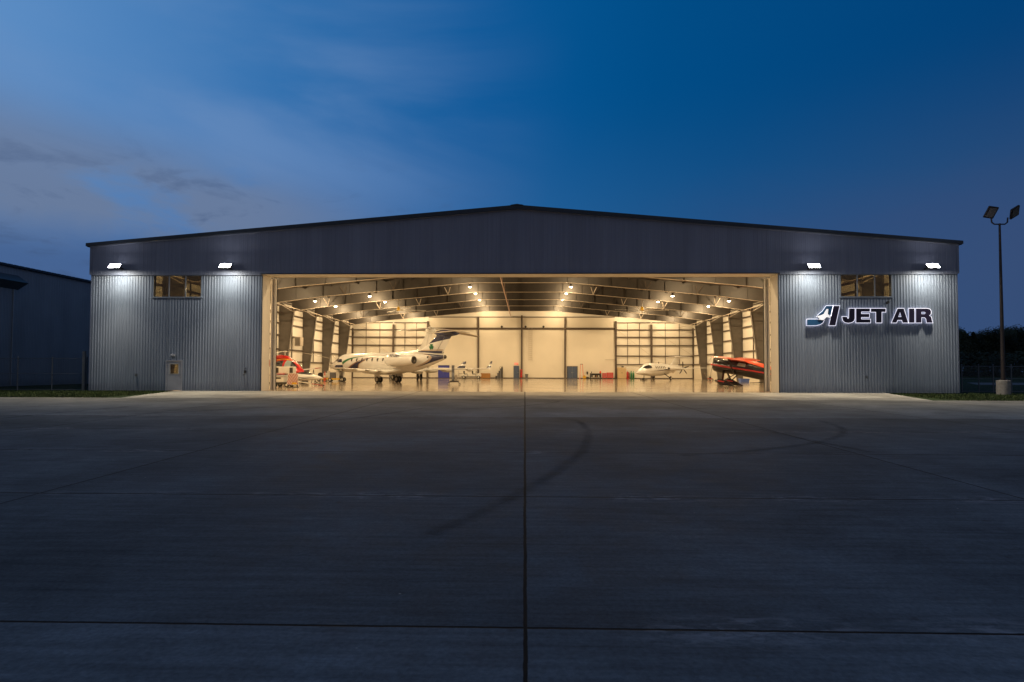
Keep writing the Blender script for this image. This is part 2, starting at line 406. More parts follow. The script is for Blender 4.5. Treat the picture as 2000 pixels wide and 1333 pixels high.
# ------------------------------------------------------------------ hangar shell
W=30.48; HE=10.48; RZ=13.08
OL=P(512,650,0).x; OR=P(1520,650,0).x; OT=8.27
UPY=-.16      # the upper siding stands proud of the lower
def roofz(x): return HE+(RZ-HE)*(1-abs(x)/W)-.25
hangar=empty('aircraft_hangar',(0,0,0),0,'wide grey steel hangar with low gabled roof and lit open doorway','hangar')
PROF=[(0,0),(.035,-.030),(.085,-.030),(.12,0),(.20,0)]
PROF2=[(0,0),(.012,-.012),(.03,-.012),(.042,0),(.15,0),(.17,-.004),(.20,0),(.30,0)]
def corr(b,x0,x1,z0,z1,Y,pitch=.20,prof=PROF,axis='x',sgn=1):
    pts=[];x=math.floor(x0/pitch)*pitch
    while x<x1:
        for px,py in prof[:-1]:
            if x0<=x+px*pitch/prof[-1][0]<=x1: pts.append((x+px*pitch/prof[-1][0],py))
        x+=pitch
    pts=[(x0,0)]+[p for p in pts if p[0]>x0+.001 and p[0]<x1-.001]+[(x1,0)]
    zf0=z0 if callable(z0) else (lambda q:z0); zf1=z1 if callable(z1) else (lambda q:z1)
    if axis=='x': rs=[[(p,Y+d*sgn,zf(p)) for p,d in pts] for zf in (zf0,zf1)]
    else: rs=[[(Y+d*sgn,p,zf(p)) for p,d in pts] for zf in (zf0,zf1)]
    b.rings(rs,cap=False,closed=False)
def Xf(px,py=600): return P(px,py,0).x
WL=(Xf(299,560),Xf(395,560)); WR=(Xf(1640,560),Xf(1742,560)); WB=P(347,582,0).z; WT=OT-.02
DL=(Xf(324,740),Xf(356,740)); DT=P(340,704,0).z
lw=MB()
for (x0,x1,z0,z1) in ((-W,WL[0],0,OT),(WL[0],WL[1],0,WB),(WL[1],OL,0,OT)):
    if x0==WL[0]:
        corr(lw,x0,DL[0],0,z1,0);corr(lw,DL[0],DL[1],DT,z1,0);corr(lw,DL[1],x1,0,z1,0)
    elif x0==-W: corr(lw,x0,x1,z0,z1,0)
    else: corr(lw,x0,x1,z0,z1,0)
lw.build('lower_siding',M['siding'],hangar)
lw=MB()
corr(lw,OR,WR[0],0,OT,0);corr(lw,WR[0],WR[1],0,WB,0);corr(lw,WR[1],W,0,OT,0)
lw.build('lower_siding',M['siding'],hangar)
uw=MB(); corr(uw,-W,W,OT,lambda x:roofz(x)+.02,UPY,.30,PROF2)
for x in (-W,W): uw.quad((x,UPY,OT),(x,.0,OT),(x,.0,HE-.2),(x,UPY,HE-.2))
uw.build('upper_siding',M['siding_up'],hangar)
for a_,b_ in ((-W,OL-.06),(OR+.06,W)):
    lg=MB(); lg.box(a_,UPY+.005,OT-.05,b_,-.002,OT-.002); lg.build('drip_ledge',M['siding_up'],hangar)
# side and back walls
for sgn in (-1,1):
    b=MB(); corr(b,0,60.96,0,HE-.2,sgn*W,.3,PROF,'y',-sgn); b.build('side_wall',M['siding'],hangar)
    b=MB(); b.quad((sgn*30.2,.15,0),(sgn*30.2,60.8,0),(sgn*30.2,60.8,10.3),(sgn*30.2,.15,10.3)); b.build('side_liner',M['liner'],hangar)
    b=MB(); b.box(sgn*(W-.005),-.02,0,sgn*(W+.06),.0,HE-.3);b.box(sgn*(W-.08),UPY-.03,OT,sgn*(W+.06),UPY-.016,HE-.24);b.build('corner_trim',M['siding_up'],hangar)
b=MB(); b.prism([(-W,0),(W,0),(W,HE-.2),(0,RZ-.2),(-W,HE-.2)],lambda x,z,t:(x,t,z),60.8,60.96); b.build('back_wall',M['siding'],hangar)
# inner face of front wall
b=MB(); b.box(-30.2,.30,0,WL[0],.34,OT);b.box(WL[0],.30,0,DL[0],.34,WB);b.box(DL[0],.30,DT,DL[1],.34,WB);b.box(DL[1],.30,0,WL[1],.34,WB);b.box(WL[1],.30,0,OL-.02,.34,OT);b.build('front_liner',M['liner_flat'],hangar)
b=MB();b.box(OR+.02,.30,0,WR[0],.34,OT);b.box(WR[0],.30,0,WR[1],.34,WB);b.box(WR[1],.30,0,30.2,.34,OT); b.build('front_liner',M['liner_flat'],hangar)
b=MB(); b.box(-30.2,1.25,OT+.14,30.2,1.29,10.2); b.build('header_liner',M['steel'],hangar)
# roof
for sgn in (-1,1):
    b=MB(); b.prism([(sgn*(W+.20),HE-.02),(0,RZ),(0,RZ-.12),(sgn*(W+.20),HE-.14)],lambda x,z,t:(x,t,z),-.30,61.1); b.build('roof_panel',M['hoodmetal'],hangar)
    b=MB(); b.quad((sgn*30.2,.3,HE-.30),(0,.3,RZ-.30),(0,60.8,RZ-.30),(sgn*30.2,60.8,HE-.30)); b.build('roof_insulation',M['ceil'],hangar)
    b=MB(); b.prism([(sgn*(W+.22),HE+.01),(0,RZ+.035),(0,RZ-.26),(sgn*(W+.22),HE-.21)],lambda x,z,t:(x,t,z),-.40,-.305); b.build('rake_trim',M['trim'],hangar)
    b=MB(); b.box(sgn*(W+.07),-.30,HE-.24,sgn*(W+.21),61.1,HE-.15); b.build('eave_gutter',M['trim'],hangar)
b=MB(); b.prism([(-.45,RZ+.02),(0,RZ+.09),(.45,RZ+.02),(0,RZ-.02)],lambda x,z,t:(x,t,z),-.44,61.12); b.build('ridge_cap',M['trim'],hangar)
b=MB(); b.prism([(-W,HE-.27),(0,RZ-.27),(0,RZ-.22),(-W,HE-.22)],lambda x,z,t:(x,t,z),-.30,UPY-.02)
b.prism([(W,HE-.27),(0,RZ-.27),(0,RZ-.22),(W,HE-.22)],lambda x,z,t:(x,t,z),-.30,UPY-.02); b.build('soffit',M['siding_up'],hangar)
# doorway reveal
b=MB(); corr(b,0.0,1.2,0,OT,OL,.16,[(p*.8,d*.6) for p,d in PROF],'y',-1); b.build('door_reveal',M['liner_flat'],hangar)
b=MB(); corr(b,0.0,1.2,0,OT,OR,.16,[(p*.8,d*.6) for p,d in PROF],'y',1); b.build('door_reveal',M['liner_flat'],hangar)
b=MB(); b.box(OL,UPY+.01,OT+.001,OR,1.24,OT+.10); b.build('door_header_soffit',M['liner_flat'],hangar)
b=MB(); b.box(OL-.09,UPY-.04,OT-.0,OR+.09,UPY-.016,OT+.06); b.box(OL-.06,-.075,0,OL+.0,-.04,OT-.06);b.box(OR-.0,-.075,0,OR+.06,-.04,OT-.06); b.build('door_trim',M['trim'],hangar)
b=MB()
b.box(OL+.02,1.30,OT-.0,OR-.02,1.36,OT+.12)
b.build('door_track',M['dkmetal'],hangar)
# folded door leaves parked at each side
for sgn,x0 in ((1,OL),(-1,OR)):
    for k in range(2):
        xa=x0+sgn*(.01+.205*k); ww=.165
        b=MB(); b.rings([[(xa+sgn*ww*(.5-.5*math.cos(PI*i/8)),1.31+.03*k-(.05*math.sin(PI*i/8)),z) for i in range(9)]+[(xa+sgn*ww,1.5,z),(xa,1.5,z)] for z in (.03,OT-.10)])
        for z in (1.1,2.4,3.7,5.0,6.3,7.5): b.box(xa+sgn*.02,1.24,z,xa+sgn*.14,1.30,z+.04)
        lf=b.build('door_leaf',M['liner'],hangar)
        s_=MB(); s_.box(xa+sgn*(ww+.004),1.37+.03*k,.03,xa+sgn*(ww+.034),1.46,OT-.12); s_.build('rubber_seal',M['rubber'],lf)
# windows
def window(x0,x1,z0,z1,nm):
    f=MB(); t=.06
    f.box(x0,-.05,z1-t,x1,.06,z1);f.box(x0-.05,-.10,z0-.02,x1+.05,.06,z0+t);f.box(x0,-.05,z0+t,x0+t,.06,z1-t);f.box(x1-t,-.05,z0+t,x1,.06,z1-t)
    for u in (1/3,2/3):
        xm=x0+(x1-x0)*u; f.box(xm-.03,-.04,z0+t,xm+.03,.05,z1-t)
    o=f.build('window',M['siding'],hangar)
    for i in range(3):
        xa=x0+(x1-x0)*i/3+.035;xb=x0+(x1-x0)*(i+1)/3-.035
        p=MB();p.box(xa,.0,z0+t,xb,.008,z1-t);p.build('pane',M['pane'],o)
window(WL[0],WL[1],WB,WT,'l');window(WR[0],WR[1],WB,WT,'r')
# personnel door
f=MB();t=.07
f.box(DL[0],-.06,0,DL[0]+t,.05,DT);f.box(DL[1]-t,-.06,0,DL[1],.05,DT);f.box(DL[0]+t,-.06,DT-t,DL[1]-t,.05,DT)
d=f.build('personnel_door',M['door_paint'],hangar)
f=MB();xa,xb=DL[0]+t+.005,DL[1]-t-.005;gx0,gx1=xa+.24,xb-.2;gz0,gz1=1.2,DT-.28
f.box(xa,-.03,.02,gx0,.02,DT-t-.005);f.box(gx1,-.03,.02,xb,.02,DT-t-.005);f.box(gx0,-.03,.02,gx1,.02,gz0);f.box(gx0,-.03,gz1,gx1,.02,DT-t-.005)
lf=f.build('door_panel',M['door_paint'],d)
f=MB();f.box(gx0,-.01,gz0,gx1,0,gz1);f.build('pane',M['pane'],d)
f=MB();f.box(gx0-.03,-.045,gz0-.03,gx1+.03,-.031,gz0);f.box(gx0-.03,-.045,gz1,gx1+.03,-.031,gz1+.03);f.box(gx0-.03,-.045,gz0,gx0,-.031,gz1);f.box(gx1,-.045,gz0,gx1+.03,-.031,gz1);f.build('window_bead',M['white2'],d)
f=MB();f.lathe((xb-.07,-.03,1.02),(0,-1,0),[(0,.03),(.03,.03),(.035,.035),(.07,.035),(.075,.01)]);f.build('handle',M['metal'],d)
f=MB();f.box(xb-.12,-.04,1.14,xb-.03,-.031,1.22);f.build('lock_plate',M['metal'],d)
# rigid frames
ZMID=11.17
def rafter_low(x):
    x=abs(x)
    if x<=5.3: return ZMID
    return ZMID-(x-5.3)*.0915
B_=7.62
def frame(k):
    y=k*B_
    for sgn in (-1,1):
        bw,tw=.72,1.85
        zt=9.15
        b=MB()
        b.prism([(30.17,0.005),(30.17-bw,0.005),(30.17-tw,zt-.4),(30.17,zt+.9)],lambda x,z,t:(sgn*x,t,z),y-.012,y+.012)
        b.prism([(30.17-bw,0.005),(30.17-bw-.03,0.005),(30.17-tw-.03,zt-.4),(30.17-tw,zt-.4)],lambda x,z,t:(sgn*x,t,z),y-.16,y+.16)
        b.box(sgn*30.14,y-.15,.005,sgn*30.17,y+.15,zt+.9)
        b.box(sgn*(30.2-bw-.15),y-.25,.005,sgn*30.16,y-.02,.04)
        for z in (2.6,5.2,7.6):
            ww=bw+(tw-bw)*z/zt; b.box(sgn*(30.14-ww),y-.11,z,sgn*30.14,y-.014,z+.014)
        b.build('column',M['column'],hangar)
    b=MB()
    xs_=[-28.6,-22,-16,-10,-5.3,0,5.3,10,16,22,28.6]
    top=[(x,RZ-.32-(RZ-HE)*abs(x)/W) for x in xs_]
    low=[(x,rafter_low(x) if abs(x)<28 else 8.78) for x in xs_]
    for i in range(len(xs_)-1):
        q=[low[i],low[i+1],top[i+1],top[i]]
        for yy in (y-.01,y+.01): b.quad(*[(a_,yy,z_) for a_,z_ in q])
        b.m=1; x0,z0=low[i];x1,z1=low[i+1]
        b.prism([(x0,z0),(x1,z1),(x1,z1+.03),(x0,z0+.03)],lambda x,z,t:(x,t,z),y-.16,y+.16); b.m=0
    for i in range(1,len(xs_)-1):
        x=xs_[i]; b.box(x-.012,y-.15,low[i][1]+.03,x+.012,y-.012,top[i][1])
    for x in (-25,-19,-13,-7.6,7.6,13,19,25): b.box(x-.008,y-.10,rafter_low(x)+.03,x+.008,y-.012,RZ-.4-(RZ-HE)*abs(x)/W)
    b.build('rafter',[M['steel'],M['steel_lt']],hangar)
    # flange braces
    for x in (-19.5,-14,14,19.5) if k%2 else (-24,-9,9,24):
        b=MB(); z=rafter_low(x)
        b.bar((x,y-.1,z+.04),(x-.35,y-.75,z+.85),.05,.05);b.bar((x,y-.1,z+.04),(x+.35,y-.75,z+.85),.05,.05); b.build('flange_brace',M['steel_lt'] if k%3 else M['girt'],hangar)
for k in range(1,8): frame(k)
# longitudinal pieces
for sgn in (-1,1):
    x=sgn*27.6
    b=MB(); b.tube((x,.4,8.98),(x,60.6,8.98),.045); b.build('longitudinal_pipe',M['steel_lt'],hangar)
    b=MB(); b.box(sgn*29.9,.4,9.9,sgn*30.15,60.6,10.05); b.build('eave_strut',M['girt'],hangar)
    for k in range(1,8):
        b=MB(); y=k*B_; b.bar((sgn*28.35,y+.05,8.7),(sgn*27.6,y-1.9,8.98),.06,.06); b.bar((sgn*28.35,y-.2,8.72),(sgn*29.95,y-2.4,9.9),.06,.06); b.build('knee_brace',M['steel_lt'],hangar)
    for z in (2.5,4.05,5.8,7.3,8.6,9.5):
        b=MB()
        for k in range(8): b.box(sgn*30.19,k*B_+.18,z-.09,sgn*29.99,(k+1)*B_-.18,z+.09)
        b.build('wall_girt',M['girt'],hangar)
    for k in range(8):
        b=MB(); y=(k+.5)*B_; b.box(sgn*30.18,y-.035,2.5,sgn*30.08,y+.035,9.8); b.build('wall_stud',M['girt'],hangar)
    b=MB(); b.box(sgn*30.19,.4,.005,sgn*30.15,60.5,2.42); b.build('wainscot_panel',M['liner_flat'],hangar)
    for k in (3,6):
        b=MB(); y=k*B_
        b.tube((sgn*30.12,y+.3,5.9),(sgn*30.12,y+B_-.3,9.6),.02,n=6);b.tube((sgn*30.12,y+.3,5.6),(sgn*30.12,y+B_-.3,2.6),.02,n=6); b.build('cross_brace',M['steel_lt'],hangar)
for sgn in (-1,1):
    for i in range(1,10):
        x=sgn*i*3.0; z=RZ-.5-(RZ-HE)*abs(x)/W
        b=MB(); b.box(x-.04,.5,z,x+.04,60.5,z+.18); b.build('purlin',M['steel'],hangar)
b=MB();b.tube((-1.95,1.3,11.02),(-1.95,60.4,11.02),.06);
for k in range(1,8): b.tube((-1.95,k*B_-.3,11.02),(-1.95,k*B_-.3,12.6),.02,n=6)
b.build('sprinkler_main',mat('pipe_pink',(.42,.27,.2),.5),hangar)
# back wall interior
YB=60.70
posts=[P(x,690,YB).x for x in (688.5,768.5,835.5,934.5,1019,1103.5,1202.5,1272,1354)]
b=MB(); b.prism([(-30.2,0),(30.2,0),(30.2,10.2),(0,12.75),(-30.2,10.2)],lambda x,z,t:(x,t,z),YB,YB+.08); b.build('back_liner',M['liner'],hangar)
b=MB(); b.box(posts[2]+.1,YB-.06,.03,posts[6]-.1,YB-.01,10.9); b.build('smooth_wall_panel',M['liner_flat'],hangar)
for i,x in enumerate(posts):
    b=MB(); w=.17 if i in(0,8) else .15
    b.box(x-w,YB-.42,.005,x+w,YB-.39,rafter_low(x)-.02);b.box(x-.012,YB-.39,.005,x+.012,YB-.1,rafter_low(x)-.02);b.box(x-w,YB-.10,.005,x+w,YB-.07,rafter_low(x)-.02)
    b.build('wind_post',M['girt'],hangar)
for (y0,za) in ((P(1000,620,YB).z,1),(P(1000,642.5,YB).z,2)):
    b=MB(); b.box(posts[2]+.16,YB-.2,y0-.1*za+.03,posts[6]-.16,YB-.062,y0+.1*za-.02)
    b.build('wall_girt',M['girt'],hangar)
for (pa,pb) in ((0,2),(6,8)):
    for z in (2.5,4.0,5.85,7.3,8.6,9.85):
        b=MB()
        for q in range(pa,pb): b.box(posts[q]+.16,YB-.22,z-.08,posts[q+1]-.16,YB-.02,z+.08)
        b.build('wall_girt',M['girt'],hangar)
    for q in range(pa,pb):
        for u in (1/3,2/3):
            x=posts[q]+(posts[q+1]-posts[q])*u
            b=MB(); b.box(x-.035,YB-.12,2.5,x+.035,YB-.02,9.9); b.build('wall_stud',M['girt'],hangar)
    b=MB(); b.box(posts[pa]+.2,YB-.06,.03,posts[pb]-.2,YB-.015,2.42); b.build('wainscot_panel',M['liner_flat'],hangar)
    b=MB()
    for q in range(pa,pb):
        xa,xb=posts[q]+.2,posts[q+1]-.2
        b.tube((xa,YB-.24,8.6),(xb,YB-.24,4.1),.018,n=6)
    b.build('cross_brace',M['steel_lt'],hangar)
b=MB(); b.box(-30,YB-.075,.0,30,YB-.062,.16); b.build('baseboard',M['girt'],hangar)

def backdoor(px0,px1,pyt,name,label,leaves):
    x0=P(px0,720,YB).x;x1=P(px1,720,YB).x;zt=P((px0+px1)/2,pyt,YB).z
    f=MB();t=.08; y0,y1=YB-.14,YB-.08
    f.box(x0,y0,.005,x0+t,y1,zt);f.box(x1-t,y0,.005,x1,y1,zt);f.box(x0+t,y0,zt-t,x1-t,y1,zt)
    o=f.build(name,M['girt'] if leaves==2 else M['blue_door'],hangar); tag(o,label)
    for i in range(leaves):
        a0=x0+t+(x1-x0-2*t)*i/leaves;a1=x0+t+(x1-x0-2*t)*(i+1)/leaves
        q=MB();q.box(a0+.01,YB-.125,.02,a1-.01,YB-.085,zt-t-.01,bev=.006);q.build('door_panel',M['blue_door'],o)
        q=MB();hx=a1-.12 if i==0 else a0+.12; q.lathe((hx,YB-.126,1.05),(0,-1,0),[(0,.05),(.02,.05),(.05,.04),(.08,.04)],10);q.build('handle',M['metal'],o)
backdoor(1003,1014,715,'interior_door','single blue door below the red exit sign',1)
backdoor(1107,1128,715.5,'interior_door','blue double door right of the middle of the back wall',2)

# ------------------------------------------------------------------ small wall things
ex=empty('exit_sign',P(1008.5,711,YB-.2),0,'red lit exit sign above the narrow blue door','exit sign')
b=MB();b.box(-.34,-.05,-.17,.34,.05,.17,bev=.02);b.build('housing',M['exit'],ex)
def letters(txt,h,mat_,parent,loc,rot=(PI/2,0,0),ext=.004,shear=0,bold=0,name='lettering',align='CENTER'):
    c=bpy.data.curves.new('t','FONT');c.body=txt;c.size=h*1.4;c.extrude=ext;c.shear=shear;c.align_x=align;c.offset=bold
    o=bpy.data.objects.new('t',c);COL.objects.link(o)
    bpy.context.view_layer.update()
    me=bpy.data.meshes.new_from_object(o.evaluated_get(bpy.context.evaluated_depsgraph_get()))
    bpy.data.objects.remove(o);bpy.data.curves.remove(c)
    me.materials.clear();me.materials.append(mat_)
    q=bpy.data.objects.new(name,me);COL.objects.link(q);q.parent=parent;q.location=loc;q.rotation_euler=rot
    return q
letters('EXIT',.19,M['exitletter'],ex,(0,-.056,-.09))

def backloc(px,Y=60.0): 
    v=P(px,738,Y); return (v.x,Y,.005)
def wpx(Y): return (Y+DY)/F      # metres per photo pixel at depth
# fire extinguisher on post
o=empty('fire_extinguisher',(P(1018,725,60.1).x,60.1,.25),0,'red fire extinguisher standing at the post beside the narrow blue door','extinguisher')
b=MB();b.lathe((0,0,0),(0,0,1),[(0,.10),(.02,.14),(.8,.14),(.92,.06),(.98,.05)],14);b.build('cylinder',M['red'],o,True)
b=MB();b.box(-.05,-.02,.98,.05,.02,1.1);b.bar((0,0,1.08),(.16,0,1.12),.03,.02);b.bar((0,0,1.02),(.16,0,1.04),.03,.02);b.build('valve',M['dkmetal'],o)
b=MB();b.path([(-.05,0,1.05),(-.18,0,.9),(-.2,0,.4),(-.18,0,.2)],.025);b.build('hose',M['rubber'],o)
b=MB();b.box(-.22,.15,-.1,.22,.19,1.35);b.build('backing_board',M['redstripe'],o)
# rubbish bin
o=empty('rubbish_bin',backloc(1028.5,59.9),0,'grey rubbish bin near the foot of the wall ladder','bin')
b=MB();b.rings([[(-.20,-.2,0),(.20,-.2,0),(.20,.2,0),(-.20,.2,0)],[(-.26,-.25,.66),(.26,-.25,.66),(.26,.25,.66),(-.26,.25,.66)]]);b.build('body',M['grey'],o)
b=MB();b.box(-.29,-.28,.66,.29,.28,.76,bev=.02);b.build('lid',M['dkmetal'],o)
# wall ladder high on back wall
o=empty('wall_ladder',(P(1036,690,YB).x,YB-.22,0),0,'thin steel access ladder fixed high on the back wall','ladder')
zt,zb=P(1036,645,YB).z,P(1036,705,YB).z
for s_ in(-1,1):
    b=MB();b.bar((s_*.28,0,zb),(s_*.28,0,zt+.4),.035,.06);b.build('rail',M['steel_lt'],o)
z=zb+.2
while z<zt+.3:
    b=MB();b.tube((-.26,0,z),(.26,0,z),.016,n=6);b.build('rung',M['steel_lt'],o);z+=.35
# wall horns
for i,px in enumerate((1061.5,1026.5,980)):
    o=empty('wall_speaker',P(px,638,YB-.3),0,('small grey wall speaker above the girt right of the wall ladder','small grey wall speaker just left of the wall ladder top','small grey wall speaker above the dark stacked steps')[i],'speaker','small speakers on the back wall')
    b=MB();b.lathe((0,.2,0),(0,-1,-.2),[(0,.08),(.15,.09),(.3,.2),(.31,.19)],12);b.build('horn',M['steel'],o,True)
    b=MB();b.box(-.04,.1,-.25,.04,.26,.0);b.build('bracket',M['dkmetal'],o)
# boom arm
o=empty('swing_arm',(posts[6]-.16,YB-.42,P(1180,703,YB).z),0,'thin horizontal boom arm fixed to the wall post above the red tool chest','boom arm')
b=MB();b.tube((0,0,0),(-1.75,-.2,0),.04);b.build('arm',M['steel_lt'],o);b=MB();b.box(-.06,-.05,-.2,.1,.05,.2);b.build('bracket',M['steel'],o)
# side wall heater, left
o=empty('unit_heater',(-29.3,4.55*B_,5.2),0,'tan unit heater hanging on the left wall between two columns','heater')
b=MB();b.box(-.45,-.5,-.6,.35,.5,.6,bev=.04);b.build('casing',M['steel_lt'],o)
b=MB()
for i in range(7): b.box(-.32,-.52,-.5+.15*i,.25,-.505,-.42+.15*i)
b.build('louvre',M['steel'],o)

# ------------------------------------------------------------------ interior lamps
def make_highbay():
    r=empty('high_bay_light',(0,0,0))
    b=MB();b.tube((0,0,.42),(0,0,.455),.012,n=6);b.build('cord',M['dkmetal'],r)
    b=MB();b.lathe((0,0,0),(0,0,1),[(.06,.23),(.075,.24),(.13,.23),(.18,.13),(.36,.12),(.42,.06)],16);b.build('housing',M['dkmetal'],r,True)
    b=MB();b.lathe((0,0,0),(0,0,1),[(-.05,.05),(-.02,.14),(.03,.20),(.07,.22)],16);b.build('lens',M['hb_lens'],r,True)
    ld=bpy.data.lights.new('lamp_light','POINT');ld.energy=HB;ld.color=(1,.715,.39);ld.shadow_soft_size=.12
    lo=bpy.data.objects.new('lamp_light',ld);COL.objects.link(lo);lo.parent=r;lo.location=(0,0,-.22)
    return r
HB=830
XH=(-25,-18.3,-6.1,6.1,18.3,25)
hb=None; door_row=[]
for row in range(8):
    for j,x in enumerate(XH):
        r=make_highbay() if hb is None else copy_tree(hb)
        if hb is None: hb=r
        r.location=(x,(row+1)*B_-1.9 if 3<=row<7 else (row+.5)*B_,min(rafter_low(x)+(.9,.9,.95,.42,.64,.9,.9,.9)[row],roofz(x)-.47))
        jn=['leftmost','second from left','third from left','third from right','second from right','rightmost'][j]
        rn=ORD[row]+' row in from the doorway' if row<5 else ('row nearest the back wall' if row==7 else ('second row from the back wall' if row==6 else 'third row from the back wall'))
        if row==0:
            door_row.append(r)
        tag(r,'lit high bay lamp, '+jn+' in the '+rn,'ceiling light','high bay lamps hanging between the rafters')
for r in door_row:      # the lamps nearest the doorway are the stronger ones
    for c_ in r.children:
        if c_.type=='LIGHT': c_.data=c_.data.copy(); c_.data.energy=HB*2.4
# ceiling fans
def make_fan():
    r=empty('ceiling_fan',(0,0,0))
    b=MB();b.tube((0,0,.3),(0,0,1.75),.045,n=8);b.box(-.15,-.15,1.7,.15,.15,1.76);b.build('downrod',M['steel_lt'],r)
    b=MB();b.lathe((0,0,0),(0,0,1),[(-.05,.12),(0,.26),(.10,.28),(.22,.2),(.42,.12),(.5,.1)],16);b.build('motor',M['yellow'],r,True)
    b=MB();b.lathe((0,0,0),(0,0,1),[(-.32,.12),(-.26,.2),(-.06,.2)],16);b.build('hub_cap',M['white2'],r,True)
    for k in range(6):
        a=k*PI/3+.12;c,s_=math.cos(a),math.sin(a)
        b=MB();rs=[]
        for rr in (.25,1.2,2.4,3.6):
            z=.04+.0*rr; u=Vector((c,s_,0));v=Vector((-s_,c,0))
            rs.append([u*rr+v*-.09+Vector((0,0,z+.025)),u*rr+v*0+Vector((0,0,z+.03)),u*rr+v*.09+Vector((0,0,z-.015)),u*rr+v*0+Vector((0,0,z+.005))])
        b.rings(rs);b.build('blade',M['white2'],r)
    return r
fan=make_fan();y=4.5*B_
for i,(px,f_) in enumerate(((778,fan),(1254,None))):
    r=f_ or copy_tree(fan); p=P(px,609,y); r.location=(p.x,y,p.z+.15)
    tag(r,('large six blade ceiling fan with yellow motor above the jet tail','large six blade ceiling fan with yellow motor above the small propeller plane')[i],'ceiling fan','large ceiling fans')

# ------------------------------------------------------------------ facade floodlights
def make_flood():
    r=empty('wall_floodlight',(0,0,0))
    b=MB();b.box(-.06,-.02,-.08,.06,.58,.02);b.build('bracket',M['dkmetal'],r)
    R=Matrix.Rotation(math.radians(-38),3,'X')
    b=MB();b.box(-.40,-.08,-.20,.40,.08,.20,rot=R,at=(0,-.16,0),bev=.02);b.build('housing',M['dkmetal'],r)
    b=MB();b.box(-.37,-.095,-.175,.37,-.081,.175,rot=R,at=(0,-.16,0));b.build('lens',M['flood_lens'],r)
    ld=bpy.data.lights.new('flood_light','AREA');ld.shape='RECTANGLE';ld.size=.6;ld.size_y=.25;ld.energy=FLE;ld.color=(1,.97,.84)
    lo=bpy.data.objects.new('flood_light',ld);COL.objects.link(lo);lo.parent=r;lo.location=(0,-.36,-.22);lo.rotation_euler=(math.radians(6),0,0)
    sd_=bpy.data.lights.new('forward_light','SPOT');sd_.energy=2300;sd_.color=(1,.90,.72);sd_.spot_size=math.radians(112);sd_.spot_blend=1;sd_.shadow_soft_size=.15
    so_=bpy.data.objects.new('forward_light',sd_);COL.objects.link(so_);so_.parent=r;so_.location=(0,-.42,-.2);so_.rotation_euler=(math.radians(-27),0,0)
    return r
FLE=105
fd=make_flood()
FLL=('lit floodlight at the far left corner of the hangar front','lit floodlight between the left window and the open doorway','lit floodlight between the open doorway and the right window','lit floodlight above the end of the lettering at the right corner')
for i,px in enumerate((228,443,1587,1818)):
    r=fd if i==0 else copy_tree(fd); p=P(px,522,UPY-.6); r.location=(p.x,UPY-.60,p.z); tag(r,FLL[i],'floodlight','floodlights on the hangar front')
# small facade fittings
o=empty('door_light',P(338,694,-.08),0,'small unlit wall lamp above the personnel door','wall lamp')
b=MB();b.box(-.14,-.1,-.08,.14,.08,.08,bev=.02);b.build('housing',M['door_paint'],o);b=MB();b.box(-.11,-.09,-.11,.11,.03,-.081);b.build('lens',M['lampface'],o)
for i,(px,py) in enumerate(((265.5,732.5),(1693,737))):
    o=empty('outlet_box',P(px,py,-.09),0,('small outlet box on the siding left of the personnel door','small outlet box low on the siding below the lettering')[i],'outlet box')
    b=MB();b.box(-.07,-.03,-.1,.07,.05,.1,bev=.01);b.build('cover',M['galv'],o);b=MB();b.tube((0,-.03,-.03),(0,-.09,-.06),.02,n=6);b.build('spigot',M['dkmetal'],o)
o=empty('standpipe',P(478,733,-.15),0,'small grey pipe fitting on the siding left of the doorway','pipe')
b=MB();b.path([(-.12,.1,0),(-.12,0,0),(0,0,.1),(0,0,.5),(.04,.1,.5)],.035);b.build('pipe',M['galv'],o);b=MB();b.box(-.05,-.04,.15,.08,.04,.32);b.build('valve',M['dkmetal'],o)
o=empty('wall_camera',P(1738,585,-.14),0,'small camera arm below the corner of the right window','camera')
b=MB();b.bar((.1,.08,0),(-.25,-.25,-.15),.05,.05);b.build('arm',M['galv'],o);b=MB();b.bar((-.22,-.22,-.2),(-.42,-.30,-.32),.12,.12);b.build('housing',M['dkmetal'],o)

# ------------------------------------------------------------------ sign
SX=lambda x,y,Y: P(x/7.143+1560,y/7.143+580,Y)
SYF=-.24
sg=empty('lettered_sign',(0,0,0),0,'backlit dark letters JET AIR with blue winged logo on siding','sign')
def offset(poly,d):
    n=len(poly);A=sum(poly[i][0]*poly[(i+1)%n][1]-poly[(i+1)%n][0]*poly[i][1] for i in range(n));s_=1 if A>0 else -1
    out=[]
    for i in range(n):
        p0=Vector(poly[i-1]);p1=Vector(poly[i]);p2=Vector(poly[(i+1)%n])
        a_=(p1-p0).normalized();b_=(p2-p1).normalized()
        n1=Vector((a_.y,-a_.x))*s_;n2=Vector((b_.y,-b_.x))*s_
        m_=(n1+n2);
        if m_.length<.2:m_=n1.copy()
        m_.normalize();k=d/max(.45,m_.dot(n1));out.append(tuple(p1+m_*k))
    return out
def tri_hole(b,outer,hole,fn,t0,t1):
    # polygon with a hole, made with bridging cut
    i=min(range(len(outer)),key=lambda k:min((outer[k][0]-h[0])**2+(outer[k][1]-h[1])**2 for h in hole))
    j=min(range(len(hole)),key=lambda k:(outer[i][0]-hole[k][0])**2+(outer[i][1]-hole[k][1])**2)
    area=lambda p:sum(p[a][0]*p[(a+1)%len(p)][1]-p[(a+1)%len(p)][0]*p[a][1] for a in range(len(p)))
    hh=hole[j:]+hole[:j]+[hole[j]]
    if area(outer)*area(hole)>0: hh=hh[::-1]
    poly=outer[:i+1]+hh+outer[i:]
    b.prism(poly,fn,t0,t1)
